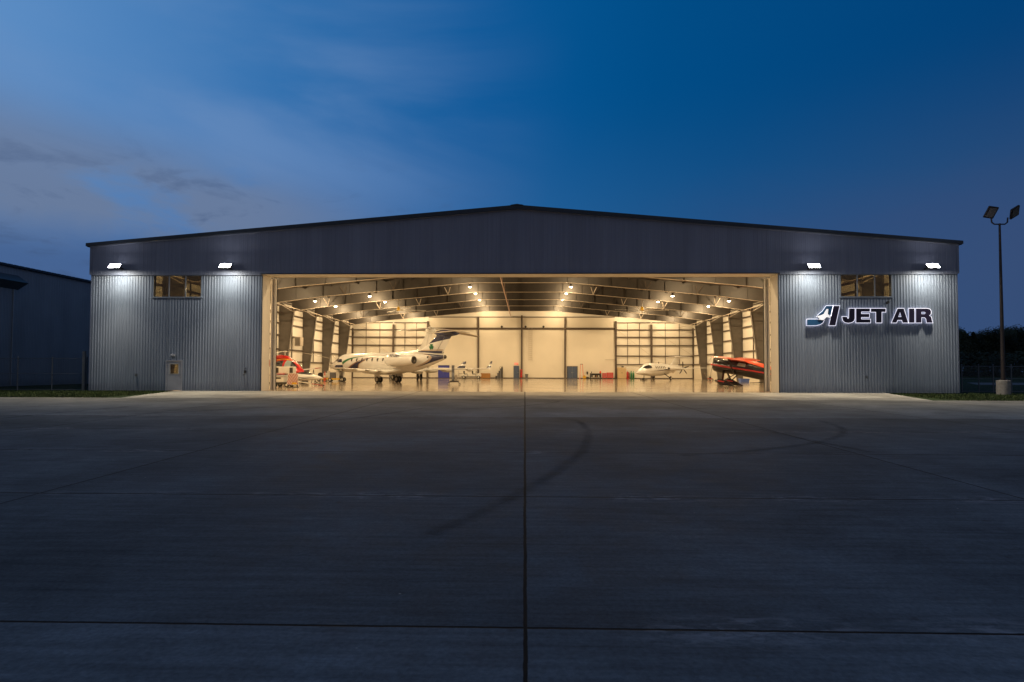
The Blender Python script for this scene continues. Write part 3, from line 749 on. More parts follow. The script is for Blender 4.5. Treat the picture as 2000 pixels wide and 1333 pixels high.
def sgn_part(name,poly,m_,hole=None,halo=True,y0=SYF,y1=SYF+.09):
    fn=lambda x,y,t:SX(x,y,t)
    b=MB()
    if hole: tri_hole(b,poly,hole,fn,y0,y1)
    else: b.prism(poly,fn,y0,y1)
    o=b.build(name,m_,sg)
    if halo:
        b=MB();op=offset(poly,7)
        if hole: tri_hole(b,op,offset(hole,-5),fn,y1+.01,y1+.03)
        else: b.prism(op,fn,y1+.01,y1+.03)
        b.build('halo_light',M['halo'],o)
    return o
D_=M['sign_dark']
sgn_part('letter',[(703,165),(782,165),(782,300),(772,335),(740,358),(690,366),(645,358),(616,332),(606,280),(672,280),(677,300),(688,308),(700,300)],D_)
sgn_part('letter',[(800,165),(993,165),(993,208),(872,208),(872,240),(985,240),(985,285),(872,285),(872,315),(1000,315),(1000,362),(800,362)],D_)
sgn_part('letter',[(1007,165),(1213,165),(1213,212),(1158,212),(1158,362),(1078,362),(1078,212),(1007,212)],D_)
sgn_part('letter',[(1380,165),(1466,165),(1527,362),(1450,362),(1440,325),(1378,325),(1364,362),(1295,362)],D_,[(1414,215),(1432,282),(1390,282)])
sgn_part('letter',[(1538,165),(1614,165),(1614,362),(1538,362)],D_)
sgn_part('letter',[(1635,165),(1790,165),(1830,175),(1848,205),(1844,242),(1818,262),(1848,280),(1858,325),(1868,362),(1786,362),(1776,305),(1755,288),(1712,288),(1712,362),(1635,362)],D_,[(1712,212),(1758,212),(1770,226),(1758,242),(1712,242)])
sgn_part('logo_bar',[(483,128),(570,128),(512,400),(423,400),(452,270)],D_)
sgn_part('logo_wing',[(383,128),(478,128),(448,262),(405,240),(350,300),(252,275),(290,235),(330,205)],M['sign_blue'])
sgn_part('logo_swoosh',[(115,315),(255,315),(300,326),(352,328),(335,362),(300,386),(240,400),(115,400)],M['sign_blue'])
pl=[(388,172),(414,172),(406,240),(448,282),(440,296),(388,284),(352,322),(326,327),(302,318),(276,322),(290,300),(264,286),(257,270),(300,262),(345,242)]
sgn_part('plane_outline',offset(pl,6),D_,halo=False,y0=SYF-.03,y1=SYF-.004)
sgn_part('plane_emblem',pl,M['sign_white'],halo=False,y0=SYF-.055,y1=SYF-.032)

# ------------------------------------------------------------------ aircraft helpers
def interp(secs,x):
    if x>=secs[0][0]: return secs[0][1:]
    for a_,b_ in zip(secs,secs[1:]):
        if b_[0]<=x<=a_[0]:
            t=(a_[0]-x)/(a_[0]-b_[0]); i=secs.index(a_)
            p0=secs[max(i-1,0)];p3=secs[min(i+2,len(secs)-1)]
            r=[]
            for k in range(1,4):
                m1=(b_[k]-p0[k])/((p0[0]-b_[0]) or 1)*(a_[0]-b_[0]);m2=(p3[k]-a_[k])/((a_[0]-p3[0]) or 1)*(a_[0]-b_[0])
                h=t*t*(3-2*t)
                r.append((2*t**3-3*t*t+1)*a_[k]+(t**3-2*t*t+t)*m1+(-2*t**3+3*t*t)*b_[k]+(t**3-t*t)*m2)
            return tuple(r)
    return secs[-1][1:]
def fuselage(secs,n=28,step=.25):
    b=MB();rs=[];x=secs[0][0];xs_=[]
    while x>secs[-1][0]: xs_.append(x);x-=step*(.35 if secs[0][0]-x<1 else 1)
    xs_.append(secs[-1][0])
    for x in xs_:
        zc,ry,rz=interp(secs,x);rs.append([(x,ry*math.sin(2*PI*i/n),zc+rz*math.cos(2*PI*i/n)) for i in range(n)])
    b.rings(rs);return b
def surf(secs,x,z,side,off=.012):
    zc,ry,rz=interp(secs,x);q=max(-.97,min(.97,(z-zc)/rz));return (x,side*(ry*math.sqrt(1-q*q)+off),zc+q*rz+ (off*q))
def patch(secs,top,bot,side=1,n=20,m_=6,off=.012):
    """band on the fuselage between two (x,z) curves"""
    def cur(c,t):
        t*=len(c)-1;i=min(int(t),len(c)-2);t-=i
        p0=c[max(i-1,0)];p1=c[i];p2=c[i+1];p3=c[min(i+2,len(c)-1)]
        return [.5*(2*p1[k]+(-p0[k]+p2[k])*t+(2*p0[k]-5*p1[k]+4*p2[k]-p3[k])*t*t+(-p0[k]+3*p1[k]-3*p2[k]+p3[k])*t**3) for k in (0,1)]
    b=MB();rs=[]
    for i in range(n+1):
        a_=cur(top,i/n);c=cur(bot,i/n)
        rs.append([surf(secs,a_[0]+(c[0]-a_[0])*j/m_,a_[1]+(c[1]-a_[1])*j/m_,side,off) for j in range(m_+1)])
    b.rings(rs,False,False);return b
AF=[(1,0),(.8,.25),(.55,.44),(.3,.5),(.12,.4),(.03,.22),(0,0),(.03,-.18),(.12,-.3),(.3,-.36),(.55,-.3),(.8,-.15)]
def wing(secs,b=None):
    """secs: (LE point, chord, thickness, up-vector); chord runs to -x"""
    b=b or MB();rs=[]
    for le,c,t,up in secs:
        le=Vector(le);up=Vector(up).normalized()
        rs.append([le+Vector((-u*c,0,0))+up*(v*t*2*c) for u,v in AF])
    b.rings(rs);return b
def wheel(parent,c,r,w,name='wheel'):
    b=MB();b.lathe((c[0],c[1]-w/2,c[2]),(0,1,0),[(0,r*.72),(w*.1,r*.93),(w*.3,r),(w*.7,r),(w*.9,r*.93),(w,r*.72)],18);o=b.build(name,M['rubber'],parent,True)
    b=MB();b.lathe((c[0],c[1]-w/2-.012,c[2]),(0,1,0),[(0,r*.3),(.01,r*.52),(w+.014,r*.52),(w+.024,r*.3)],14);b.build('rim',M['white2'],o,True)
    return o

# ------------------------------------------------------------------ twin jets
JF=[(10.75,1.92,.03,.03),(10.5,1.94,.27,.25),(10.1,1.97,.46,.43),(9.4,2.05,.74,.68),(8.7,2.2,.95,.9),(8.0,2.31,1.07,1.08),(7.0,2.35,1.13,1.17),(4,2.35,1.13,1.17),(0,2.35,1.13,1.17),(-2.5,2.35,1.13,1.17),(-4.3,2.44,1.05,1.08),(-6.2,2.62,.78,.82),(-7.8,2.80,.46,.5),(-8.85,2.90,.22,.26)]
def make_jet(label,loc,rz,scale,full,stab=3.5,dih=.34):
    r=empty('business_jet',loc,rz,label,'jet',None,scale)
    fuselage(JF).build('fuselage',M['white'],r,True,60)
    U=(0,0,1)
    # belly fairing
    b=MB();rs=[]
    for x,zz,yy,hh in ((4.6,1.45,.5,.1),(3.6,1.3,1.15,.28),(2,1.27,1.35,.36),(0,1.27,1.38,.38),(-1.8,1.32,1.2,.32),(-3.2,1.5,.6,.15)):
        rs.append([(x,yy*math.cos(2*PI*i/20),zz+hh*math.sin(2*PI*i/20)) for i in range(20)])
    b.rings(rs);b.build('belly_fairing',M['white'],r,True)
    for s_ in (1,-1):
        cant=Vector((0,s_*-.95,.3))
        b=wing([((3.0,s_*.6,1.25),4.6,.065,U),((2.2,s_*1.5,1.3),3.9,.06,U),((.2,s_*5,1.3+dih*.5),2.6,.055,U),((-2.2,s_*9.2,1.3+dih),1.5,.05,U)]);w=b.build('wing',M['white'],r,True)
        for yy,xx in ((2.6,-1.9),(4.6,-2.3),(6.8,-2.9)):
            f=MB();z_=1.2+dih*(yy-1)/8.2
            f.lathe((xx+1.1,s_*yy,z_),(-1,0,-.02),[(0,.02),(.5,.17),(1.2,.23),(1.8,.15),(2.3,.02)],10);f.build('flap_fairing',M['white2'],w,True)
        zt=1.3+dih
        prev=None;wl=[(0,0,0,1.5),(.10,.06,.09,1.4),(.42,.14,.34,1.1),(.72,.2,.6,.8),(1.1,.26,.92,.45)]
        secs=[((-2.2-a_,s_*(9.2+b_),zt+c_),d_,.05,(0,-s_*.95 if i>0 else 0,.3 if i>0 else 1)) for i,(a_,b_,c_,d_) in enumerate(wl)]
        wb=MB();wing([secs[0],secs[1]],wb);wb.m=1;wing([secs[1],secs[2]],wb);wb.m=0;wing([secs[2],secs[3]],wb);wb.m=1 ;wing([secs[3],secs[4]],wb)
        wb.build('winglet',[M['white'],M['navy']],r,True)
        # engine
        b=MB();ez=2.56 if s_>0 else 3.12;c=Vector((-2.0,s_*1.88,ez));b.lathe(c,(-1,0,0),[(0.15,.42),(0,.52),(.1,.62),(.6,.71),(1.8,.74),(2.9,.66),(3.8,.5),(4.1,.42),(3.7,.36)],24);e=b.build('engine_nacelle',M['white'],r,True,60)
        b=MB();b.lathe(c,(-1,0,0),[(.16,.02),(.2,.47),(.35,.47)],20);b.build('fan_face',M['dkmetal'],e)
        b=MB();b.lathe(c,(-1,0,0),[(3.85,.38),(4.12,.385),(4.13,.3),(4.0,.02)],20);b.build('exhaust_nozzle',M['dkmetal'],e)
        wing([((-2.7,s_*.8,ez-.05),2.8,.06,U),((-2.8,s_*1.5,ez),2.6,.06,U)]).build('pylon',M['white'],r,True)
        # stabiliser
        b=wing([((-8.5,0,5.60),1.75,.05,U),((-9.1,s_*1.2,5.5),1.45,.05,U),((-10.1,s_*stab,5.2),.75,.05,U)]);b.build('stabiliser',M['white'] if not full else M['steel_lt'],r,True)
        # main gear
        b=MB();b.tube((0,s_*1.45,.4),(.05,s_*1.35,1.2),.09);b.tube((.1,s_*1.45,.5),(.6,s_*1.2,1.2),.05);b.tube((0,s_*1.2,.38),(0,s_*1.75,.38),.05);g_=b.build('main_gear',M['metal'],r,True)
        for q in (-.21,.21): wheel(g_,(0,s_*1.47+q,.38),.38,.22)
        b=MB();b.box(-.5,s_*1.72,.62,.45,s_*1.75,1.15);b.build('gear_door',M['white'],g_)
    # nose gear
    b=MB();b.tube((8.3,0,.28),(8.4,0,1.4),.07);b.tube((8.3,-.2,.27),(8.3,.2,.27),.035);g_=b.build('nose_gear',M['metal'],r,True)
    for q in (-.14,.14): wheel(g_,(8.3,q,.27),.27,.14)
    # fin
    fn=[(-4.0,3.42),(-5.6,3.62),(-6.5,3.95),(-7.4,4.55),(-9.3,5.66)];te=[(-8.5,3.0),(-8.75,3.2),(-9.1,3.7),(-9.7,4.5),(-11.0,5.66)]
    b=MB();rs=[]
    le=[(-3.9,3.3),(-4.7,3.5),(-5.5,3.85),(-6.4,4.35),(-7.4,5.05),(-8.0,5.6)];te=[(-8.3,3.0),(-8.6,3.35),(-8.9,3.8),(-9.6,4.85),(-9.95,5.32),(-10.15,5.62)]
    def finsec(l,t,k):
        c=l[0]-t[0];th=.055*c*(1 if k<5 else 1)
        return [Vector((l[0]-u*c,v*th*1.4+(.0),l[1]+(t[1]-l[1])*u)) for u,v in AF]
    def finy(i0,i1,m0):
        b.m=m0;b.rings([finsec(le[i],te[i],i) for i in range(i0,i1+1)])
    finy(0,3,0);finy(3,5,1 if full else 0)
    fin=b.build('fin',[M['white'],M['navy']],r,True)
    b=MB();b.rings([[(-7.5-h_*1.0,.62*q_*math.cos(2*PI*i/14),5.50-.05*h_+q_*math.sin(2*PI*i/14)) for i in range(14)] for h_,q_ in ((-.3,.02),(.1,.2),(.7,.34),(1.5,.38),(2.3,.30),(3.0,.17),(3.4,.03))]);b.build('tail_bullet',M['navy'] if full else M['white'],r,True)
    b=MB();b.lathe((-8.83,0,2.90),(-1,0,.04),[(0,.21),(.12,.19),(.13,.12),(.02,.1)],14);b.build('auxiliary_exhaust',M['dkmetal'],r,True)
    # rudder line
    b=MB();
    for s_ in (1,-1):
        b.bar((-7.75,s_*.12,3.5),(-8.9,s_*.085,5.1),.012,.03)
    b.build('rudder_gap',M['grey'],fin)
    # cockpit glass
    for s_ in (1,-1):
        b=patch(JF,[(9.45,2.52),(9.1,2.72),(8.7,2.88)],[(9.35,2.42),(9.0,2.48),(8.75,2.55)],s_,8,3);b.build('windshield',M['glass'],r)
        b=patch(JF,[(8.62,2.9),(8.3,2.95),(8.05,2.9)],[(8.66,2.55),(8.3,2.52),(8.0,2.6)],s_,6,3);b.build('side_window',M['glass'],r)
        for x in [5.35-.93*i for i in range(7)]:
            b=MB();rs=[]
            b.quad(*[surf(JF,x+.13*math.cos(a_),2.68+.2*math.sin(a_),s_,.014) for a_ in [2*PI*i/14 for i in range(14)]]);b.build('cabin_window',M['glass'],r)
        b=patch(JF,[(7.35,3.15),(6.65,3.15)],[(7.35,3.12),(6.65,3.12)],s_,4,1);
    b=MB();b.prism([(1.5,3.5),(1.2,3.5),(1.0,3.75),(1.1,3.75)],lambda x,z,t:(x,t,z),-.015,.015);b.prism([(6,3.5),(5.7,3.5),(5.55,3.72),(5.62,3.72)],lambda x,z,t:(x,t,z),-.015,.015);b.build('antenna',M['white'],r)
    if full:
        for s_ in (1,-1):
            patch(JF,[(8.9,1.45),(7.6,2.2),(5.9,2.88),(3.2,3.15)],[(8.3,1.4),(7.1,2.1),(5.5,2.78),(3.2,3.12)],s_,24,3).build('green_stripe',M['green'],r)
            patch(JF,[(7.9,1.38),(7.6,1.9),(7.3,2.15)],[(7.5,1.38),(7.2,1.75),(7.05,2.0)],s_,8,3,.014).build('navy_nose_band',M['navy_stripe'],r)  # navy paint band just aft of the green stripe
            patch(JF,[(6.3,1.66),(4.8,2.32),(2.9,2.82),(-1.2,3.24)],[(6.1,1.58),(4.7,2.24),(2.9,2.76),(-1.2,3.21)],s_,24,2,.016).build('bronze_stripe',M['brown'],r)
            patch(JF,[(6.25,1.6),(5.4,2.0),(4.5,2.32),(3.0,2.7),(1.6,2.96)],[(4.6,1.42),(4.3,1.8),(3.95,2.2),(2.9,2.66),(1.6,2.95)],s_,24,4,.013).build('navy_swoosh',M['navy_stripe'],r)
            patch(JF,[(4.6,1.42),(4.3,1.8),(3.95,2.2),(2.9,2.66)],[(4.45,1.42),(4.18,1.8),(3.83,2.18),(2.85,2.6)],s_,16,2,.016).build('gold_stripe',M['gold'],r)
            # navy tail
            fr=[(-5.0,3.36),(-6.4,3.24),(-7.25,3.0),(-7.4,2.72),(-6.85,2.34),(-5.5,1.84)]
            patch(JF,fr,[(-8.8,3.07),(-8.81,3.0),(-8.82,2.95),(-8.82,2.9),(-8.82,2.83),(-8.8,2.74)],s_,30,10,.013).build('navy_tail_cone',M['navy'],r,True)
            patch(JF,[(x+.16,z-.0) for x,z in fr],[(x+.04,z) for x,z in fr],s_,30,2,.015).build('gold_stripe',M['gold'],r)
            patch(JF,[(x+.34,z) for x,z in fr],[(x+.26,z) for x,z in fr],s_,30,2,.015).build('bronze_stripe',M['brown'],r)
            b=MB();b.bar((-5.0,s_*.21,3.46),(-8.55,s_*.13,3.42),.012,.24);b.build('navy_band',M['navy'],fin)
            b=MB();b.bar((-5.4,s_*.2,3.64),(-8.7,s_*.13,3.66),.012,.06);b.build('gold_stripe',M['gold'],fin)
            # clover on the fin
            b=MB();cx,cz=-7.0,4.02
            for k in range(3):
                a_=PI/2+k*2*PI/3
                for da in (-.42,.42):
                    u,v=cx+.22*math.cos(a_+da),cz+.22*math.sin(a_+da)
                    b.lathe((u,s_*.165,v),(0,s_,0),[(0,.118),(.012,.118)],14)
            b.lathe((cx,s_*.166,cz),(0,s_,0),[(0,.12),(.012,.12)],14)
            b.bar((cx,s_*.17,cz),(cx+.1,s_*.17,cz-.33),.012,.05);b.build('clover_emblem',M['green'],fin)
            letters('N712BH',.31,M['navy_stripe'],r,(-3.75,s_*2.602,ez-.2),(PI/2,0,PI if s_>0 else 0),.006,.35,.008,'registration')
            b=MB();b.lathe((-6.9,s_*.62,2.88),(0,s_,.1),[(0,.13),(.03,.12),(.035,.02)],12);b.build('vent',M['dkmetal'],r)
    return r
def rz_of(fx,fy): return math.atan2(fy,fx)
make_jet('white business jet with navy tail, green clover and N712BH on its engine',(-15.3,26.1,.005),rz_of(-.82,.57),1,True)
make_jet('larger plain white jet with tall T tail, parked behind the navy tailed jet',(-16.3,41.5,.005),rz_of(-.45,.89),1.2,False,3.9,.1)

# ------------------------------------------------------------------ pusher twin with canard
AFU=[(8.05,1.12,.03,.03),(7.6,1.16,.28,.2),(6.9,1.25,.5,.4),(6.0,1.42,.74,.64),(5.0,1.58,.9,.88),(3.8,1.62,.97,.98),(2,1.6,.97,.98),(.5,1.6,.95,.95),(-1.5,1.68,.85,.82),(-3.5,1.85,.6,.56),(-5.2,2.05,.33,.32),(-6.3,2.2,.12,.12)]
r=empty('propeller_plane',(21.8,49.0,.005),rz_of(-.64,-.77),'small white twin pusher propeller plane with nose canard','propeller plane')
fuselage(AFU).build('fuselage',M['white'],r,True,60)
U=(0,0,1)
for s_ in (1,-1):
    wing([((.6,s_*.5,1.72),1.9,.06,U),((.3,s_*2.2,1.74),1.6,.06,U),((-.3,s_*7.0,1.86),.6,.06,U)]).build('wing',M['white'],r,True)
    wing([((7.0,s_*.3,1.18),.8,.06,U),((6.85,s_*1.7,1.1),.5,.06,U)]).build('canard',M['white'],r,True)
    wing([((-4.9,0,3.72),1.5,.05,U),((-6.0,s_*2.15,3.6),.7,.05,U)]).build('stabiliser',M['white'],r,True)
    b=MB();b.lathe((1.7,s_*2.05,1.80),(-1,0,0),[(0,.12),(.15,.24),(.8,.33),(2.4,.36),(3.8,.3),(4.8,.17)],18);n_=b.build('engine_nacelle',M['white'],r,True)
    b=MB();b.lathe((1.76,s_*2.05,1.78),(-1,0,0),[(-.02,.05),(0,.15),(.1,.17)],14);b.build('air_intake',M['dkmetal'],n_)
    b=MB();b.lathe((-3.1,s_*2.05,1.80),(-1,0,0),[(0,.17),(.25,.15),(.5,.02)],14)
    h_=b.build('propeller',M['metal'],r,True)
    for k in range(5):
        a_=2*PI*k/5+.35;u=Vector((0,math.cos(a_),math.sin(a_)));c=Vector((-3.22,s_*2.05,1.80));t_=u.cross(Vector((1,0,0)))
        b=MB();b.rings([[c+u*q-t_*w_+Vector((.03,0,0)),c+u*q+t_*w_-Vector((.03,0,0)),c+u*q+t_*w_-Vector((.05,0,0)),c+u*q-t_*w_+Vector((.01,0,0))] for q,w_ in ((.12,.05),(.5,.09),(.85,.08),(1.08,.03))]);b.build('blade',M['steel'],h_)
    b=MB();b.tube((-.15,s_*1.35,.32),(.5,s_*.7,1.0),.07);g_=b.build('main_gear',M['dkmetal'],r,True);wheel(g_,(-.2,s_*1.42,.30),.30,.2)
    wing([((-4.0,s_*.2,1.6),1.5,.05,(0,1,0)),((-5.2,s_*.75,1.05),.7,.05,(0,1,0))]).build('ventral_fin',M['white'],r,True)
    b=patch(AFU,[(6.35,1.88),(5.9,2.08),(5.1,2.28),(4.75,2.12)],[(6.2,1.72),(5.8,1.74),(5.2,1.8),(4.75,1.86)],s_,12,4);b.build('windshield',M['glass'],r)
    for x in (3.6,3.0,2.4,1.8,1.2,.6):
        b=MB();b.quad(*[surf(AFU,x+.13*math.cos(a_),1.95+.2*math.sin(a_),s_,.012) for a_ in [2*PI*i/12 for i in range(12)]]);b.build('cabin_window',M['glass'],r)
    patch(AFU,[(4.3,1.42),(2.2,1.55),(-.5,1.72),(-2.2,1.85)],[(4.3,1.40),(2.2,1.46),(-.5,1.62),(-2.2,1.80)],s_,16,2).build('dark_stripe',M['navy_stripe'],r)
    patch(AFU,[(5.6,1.3),(2.2,1.40),(-.5,1.54)],[(5.6,1.29),(2.2,1.37),(-.5,1.5)],s_,12,2).build('gold_stripe',M['gold'],r)
b=MB();b.rings([[Vector((l-u*(l-t),v*.055*(l-t)*1.4,zl)) for u,v in AF] for l,t,zl in ((-2.2,-6.0,2.15),(-3.4,-6.1,2.6),(-5.0,-6.6,3.74))]);b.build('fin',M['white'],r,True)
b=MB();b.tube((5.7,0,.22),(5.6,0,.9),.05);g_=b.build('nose_gear',M['dkmetal'],r,True);wheel(g_,(5.7,-.1,.2),.2,.12);wheel(g_,(5.7,.1,.2),.2,.12)
b=MB();b.box(5.2,-.35,.03,6.2,.35,.14);b.build('wheel_chock',M['rubber'],r)
b=MB();b.prism([(2.9,2.5),(2.7,2.5),(2.5,2.85),(2.58,2.85)],lambda x,z,t:(x,t,z),-.015,.015);b.build('antenna',M['grey'],r)

# ------------------------------------------------------------------ black and red taildragger
TF=[(2.55,1.45,.28,.3),(2.5,1.45,.5,.52),(2.2,1.45,.62,.66),(1.5,1.45,.64,.7),(1.1,1.48,.58,.66),(.4,1.58,.6,.74),(-.6,1.6,.6,.76),(-1.8,1.56,.55,.74),(-3.6,1.5,.42,.62),(-5.2,1.5,.24,.38),(-6.3,1.5,.08,.2)]
r=empty('vintage_plane',(22.0,20.0,.005),0,'black vintage tail wheel plane with orange red wing and red side stripe','vintage plane')
r.rotation_mode='XYZ'; body=r
PITCH=math.radians(-10.5)
r.rotation_euler=(0,PITCH,rz_of(-.78,.62)); r.location=(21.55,17.0,.21)
fuselage(TF,28,.2).build('fuselage',M['black'],r,True,60)
for s_ in (1,-1):
    patch(TF,[(2.45,1.56),(.9,1.58),(-1.5,1.64),(-4.0,1.62),(-5.8,1.6)],[(2.45,1.42),(.9,1.42),(-1.5,1.50),(-4.0,1.52),(-5.8,1.56)],s_,24,2).build('red_stripe',M['redstripe'],r)
    for k,(x0,x1) in enumerate(((.75,.1),(.0,-.7),(-.8,-1.45))):
        patch(TF,[(x0,2.12),(x1,2.10)],[(x0+.1,1.80),(x1,1.79)],s_,5,3).build('cabin_window',M['paleglass'] if k==1 else M['glass'],r)
    # gull wing: rises from the root then runs out flat
    b=wing([((1.0,s_*.25,2.24),1.9,.06,U),((1.1,s_*1.4,2.40),2.0,.06,U),((1.05,s_*2.8,2.46),1.9,.06,U),((.95,s_*4.6,2.48),1.5,.05,U),((.8,s_*5.7,2.50),.9,.05,U),((.65,s_*6.3,2.50),.3,.05,U)]);w=b.build('wing',M['orange'],r,True)
    b=MB();b.bar((.3,s_*.5,.95),(.25,s_*3.0,2.5),.14,.05);b.build('wing_strut',M['black'],r)
    b=MB();b.bar((1.3,s_*.45,1.0),(1.0,s_*1.2,.14),.2,.08);b.bar((.1,s_*.4,.98),(.9,s_*1.2,.14),.1,.06);b.build('gear_leg',M['black'],r)
    b=MB();rs=[]
    for x,h,w_ in ((.85,.03,.03),(.7,.22,.12),(.35,.30,.17),(-.1,.25,.15),(-.6,.12,.08),(-1.0,.02,.02)):
        rs.append([(x+.75,s_*1.25+w_*math.cos(2*PI*i/14),.03-.1*(.8-x)+h*math.sin(2*PI*i/14)) for i in range(14)])
    b.rings(rs);wp=b.build('wheel_pant',[M['black']],r,True)
    b=MB();b.box(.75,s_*1.25-.176,.0,1.35,s_*1.25+.176,.12);b.build('pant_stripe',M['redstripe'],wp)
    wheel(wp,(1.05,s_*1.25,-.12),.27,.16)
    wing([((-5.0,0,1.62),1.3,.05,U),((-5.6,s_*1.9,1.62),.7,.05,U)]).build('stabiliser',M['orange'],r,True)
# orange turtledeck
b=MB();rs=[]
for x,z,w_,h in ((1.25,1.95,.1,.03),(.7,2.12,.42,.16),(-.2,2.22,.52,.2),(-1.2,2.16,.5,.3),(-2.4,1.98,.4,.34),(-3.8,1.78,.28,.24),(-5.6,1.62,.1,.1)):
    rs.append([(x,w_*math.cos(PI*i/12),z-.05+h*math.sin(PI*i/12)) for i in range(13)])
b.rings([[(p[0],p[1],p[2]+.1) for p in q] for q in rs],cap=False,closed=False);b.build('turtledeck',M['orange'],r,True)
b=MB()
b.rings([[(x,yy*math.cos(PI*i/10),z0+hh*math.sin(PI*i/10)) for i in range(11)] for x,z0,yy,hh in ((1.35,2.02,.35,.02),(1.0,2.02,.5,.26),(.75,2.04,.56,.34))],cap=False,closed=False);b.build('windshield',M['glass'],r,True)
b=MB();b.lathe((2.5,0,1.45),(1,0,0),[(0,.5),(.05,.44),(-.1,.2)],18);b.build('cowl_opening',M['dkmetal'],r,True)
b=MB();b.lathe((2.56,0,1.45),(1,0,0),[(0,.16),(.15,.14),(.32,.02)],14);h_=b.build('propeller',M['red'],r,True)
for a_ in (.12,PI+.12):
    u=Vector((0,math.sin(a_),-math.cos(a_)));c=Vector((2.66,0,1.45));t_=Vector((0,math.cos(a_),math.sin(a_)))
    b=MB();b.rings([[c+u*q-t_*w_+Vector((.03,0,0)),c+u*q+t_*w_-Vector((.02,0,0)),c+u*q+t_*w_-Vector((.04,0,0)),c+u*q-t_*w_+Vector((.01,0,0))] for q,w_ in ((.1,.05),(.6,.09),(1.0,.07),(1.2,.02))]);b.build('blade',M['dkmetal'],h_)
b=MB();b.rings([[Vector((l-u*(l-t),v*.05*(l-t)*1.4,zl)) for u,v in AF] for l,t,zl in ((-4.8,-6.3,1.6),(-5.4,-6.7,2.3),(-5.9,-6.6,2.85))]);b.build('fin',M['orange'],r,True)
b=MB();b.tube((-5.9,0,1.3),(-6.1,0,1.12),.04);g_=b.build('tail_gear',M['dkmetal'],r);wheel(g_,(-6.15,0,1.14),.12,.08)
# a second orange plane stands behind, mostly hidden
# ------------------------------------------------------------------ helicopter
HF=[(2.75,1.28,.03,.03),(2.6,1.27,.26,.22),(2.2,1.3,.55,.46),(1.6,1.5,.8,.74),(.9,1.68,.92,.95),(0,1.75,.92,1.0),(-1.0,1.82,.85,.9),(-1.8,2.0,.55,.6),(-2.6,2.2,.26,.3),(-4.1,2.3,.14,.17)]
r=empty('helicopter',(-25.9,22.4,.005),rz_of(.9,-.42),'red helicopter with pale cockpit glass behind the left door leaves','helicopter')
fuselage(HF,26,.2).build('fuselage',M['red'],r,True,60)
for s_ in (1,-1):
    patch(HF,[(2.2,1.68),(1.8,2.05),(1.3,2.4)],[(2.42,1.55),(2.1,1.72),(1.6,1.8)],s_,10,5).build('windshield',M['glass'],r)
    patch(HF,[(1.4,2.38),(1.0,2.48),(.8,2.5)],[(1.6,1.7),(1.15,1.5),(.8,1.5)],s_,8,5).build('front_door_window',M['paleglass'],r)
    patch(HF,[(.5,2.45),(-.5,2.42)],[(.5,1.45),(-.45,1.5)],s_,8,5).build('cabin_window',M['glass'],r)
    patch(HF,[(1.3,2.56),(.2,2.66),(-1.2,2.5)],[(1.3,2.5),(.2,2.58),(-1.2,2.42)],s_,12,2,.015).build('yellow_stripe',M['yellow'],r)
    patch(HF,[(2.4,1.15),(1.2,1.1),(-1.2,1.3)],[(2.3,.98),(1.2,.85),(-1.2,1.05)],s_,12,3,.014).build('maroon_belly_band',M['brown'],r)
    b=MB();b.path([(2.4,s_*1.0,.28),(2.1,s_*1.0,.06),(-1.4,s_*1.0,.06),(-1.6,s_*1.0,.12)],.045);k_=b.build('skid',M['dkmetal'],r)
    for x in (1.3,-.7):
        b=MB();b.tube((x,s_*1.0,.08),(x,s_*.5,.9),.035);b.build('skid_leg',M['dkmetal'],k_)
b=MB();b.rings([[(x,w_*math.cos(2*PI*i/14),z+h*math.sin(2*PI*i/14)) for i in range(14)] for x,z,w_,h in ((.9,2.6,.1,.05),(.5,2.75,.4,.22),(-.6,2.85,.5,.32),(-1.6,2.75,.4,.3),(-2.4,2.5,.15,.1))]);b.build('engine_cowl',M['red'],r,True)
b=MB();b.tube((-.1,0,3.0),(-.1,0,3.55),.07);b.lathe((-.1,0,3.4),(0,0,1),[(0,.1),(.05,.22),(.15,.22),(.2,.08)],12);b.build('rotor_mast',M['metal'],r,True)
for k,a_ in enumerate((1.03,1.03+2*PI/3,1.03+4*PI/3)):
    b=MB();u=Vector((math.cos(a_),math.sin(a_),0));v=Vector((-u.y,u.x,0));rs=[]
    for q,zz in ((.1,3.5),(1.2,3.45),(2.4,3.3),(3.6,3.08),(4.8,2.82)):
        c=u*q+Vector((-.1,0,zz));rs.append([c-v*.14+Vector((0,0,.01)),c+Vector((0,0,.03)),c+v*.14+Vector((0,0,-.01)),c+Vector((0,0,-.015))])
    if k==1: continue
    b.rings(rs);b.build('rotor_blade',M['white2'],r)
b=MB();b.rings([[Vector((l-u*(l-t),v*.05*(l-t),zl)) for u,v in AF] for l,t,zl in ((-3.4,-4.3,2.2),(-3.7,-4.6,3.1))]);b.build('fin',M['red'],r,True)

# ------------------------------------------------------------------ small white aircraft in front of the helicopter
LF=[(2.6,.62,.02,.02),(2.4,.63,.14,.11),(1.9,.68,.26,.22),(1.2,.72,.36,.32),(.3,.74,.42,.38),(-.8,.74,.40,.34),(-1.8,.74,.3,.24),(-2.8,.78,.18,.15),(-3.6,.85,.1,.1)]
r=empty('light_aircraft',(-22.9,19.3,.005),rz_of(.97,-.24),'small low white aircraft with dark canopy below the helicopter nose','light aircraft')
fuselage(LF,22,.15).build('fuselage',M['white'],r,True,60)
b=MB();b.rings([[(x,w_*math.cos(PI*i/12),z+h*math.sin(PI*i/12)) for i in range(13)] for x,z,w_,h in ((1.7,.86,.05,.02),(1.2,.95,.25,.17),(.5,1.02,.3,.26),(-.2,1.02,.24,.2),(-.7,1.0,.06,.04))],cap=False,closed=False);b.build('canopy',M['glass'],r,True)
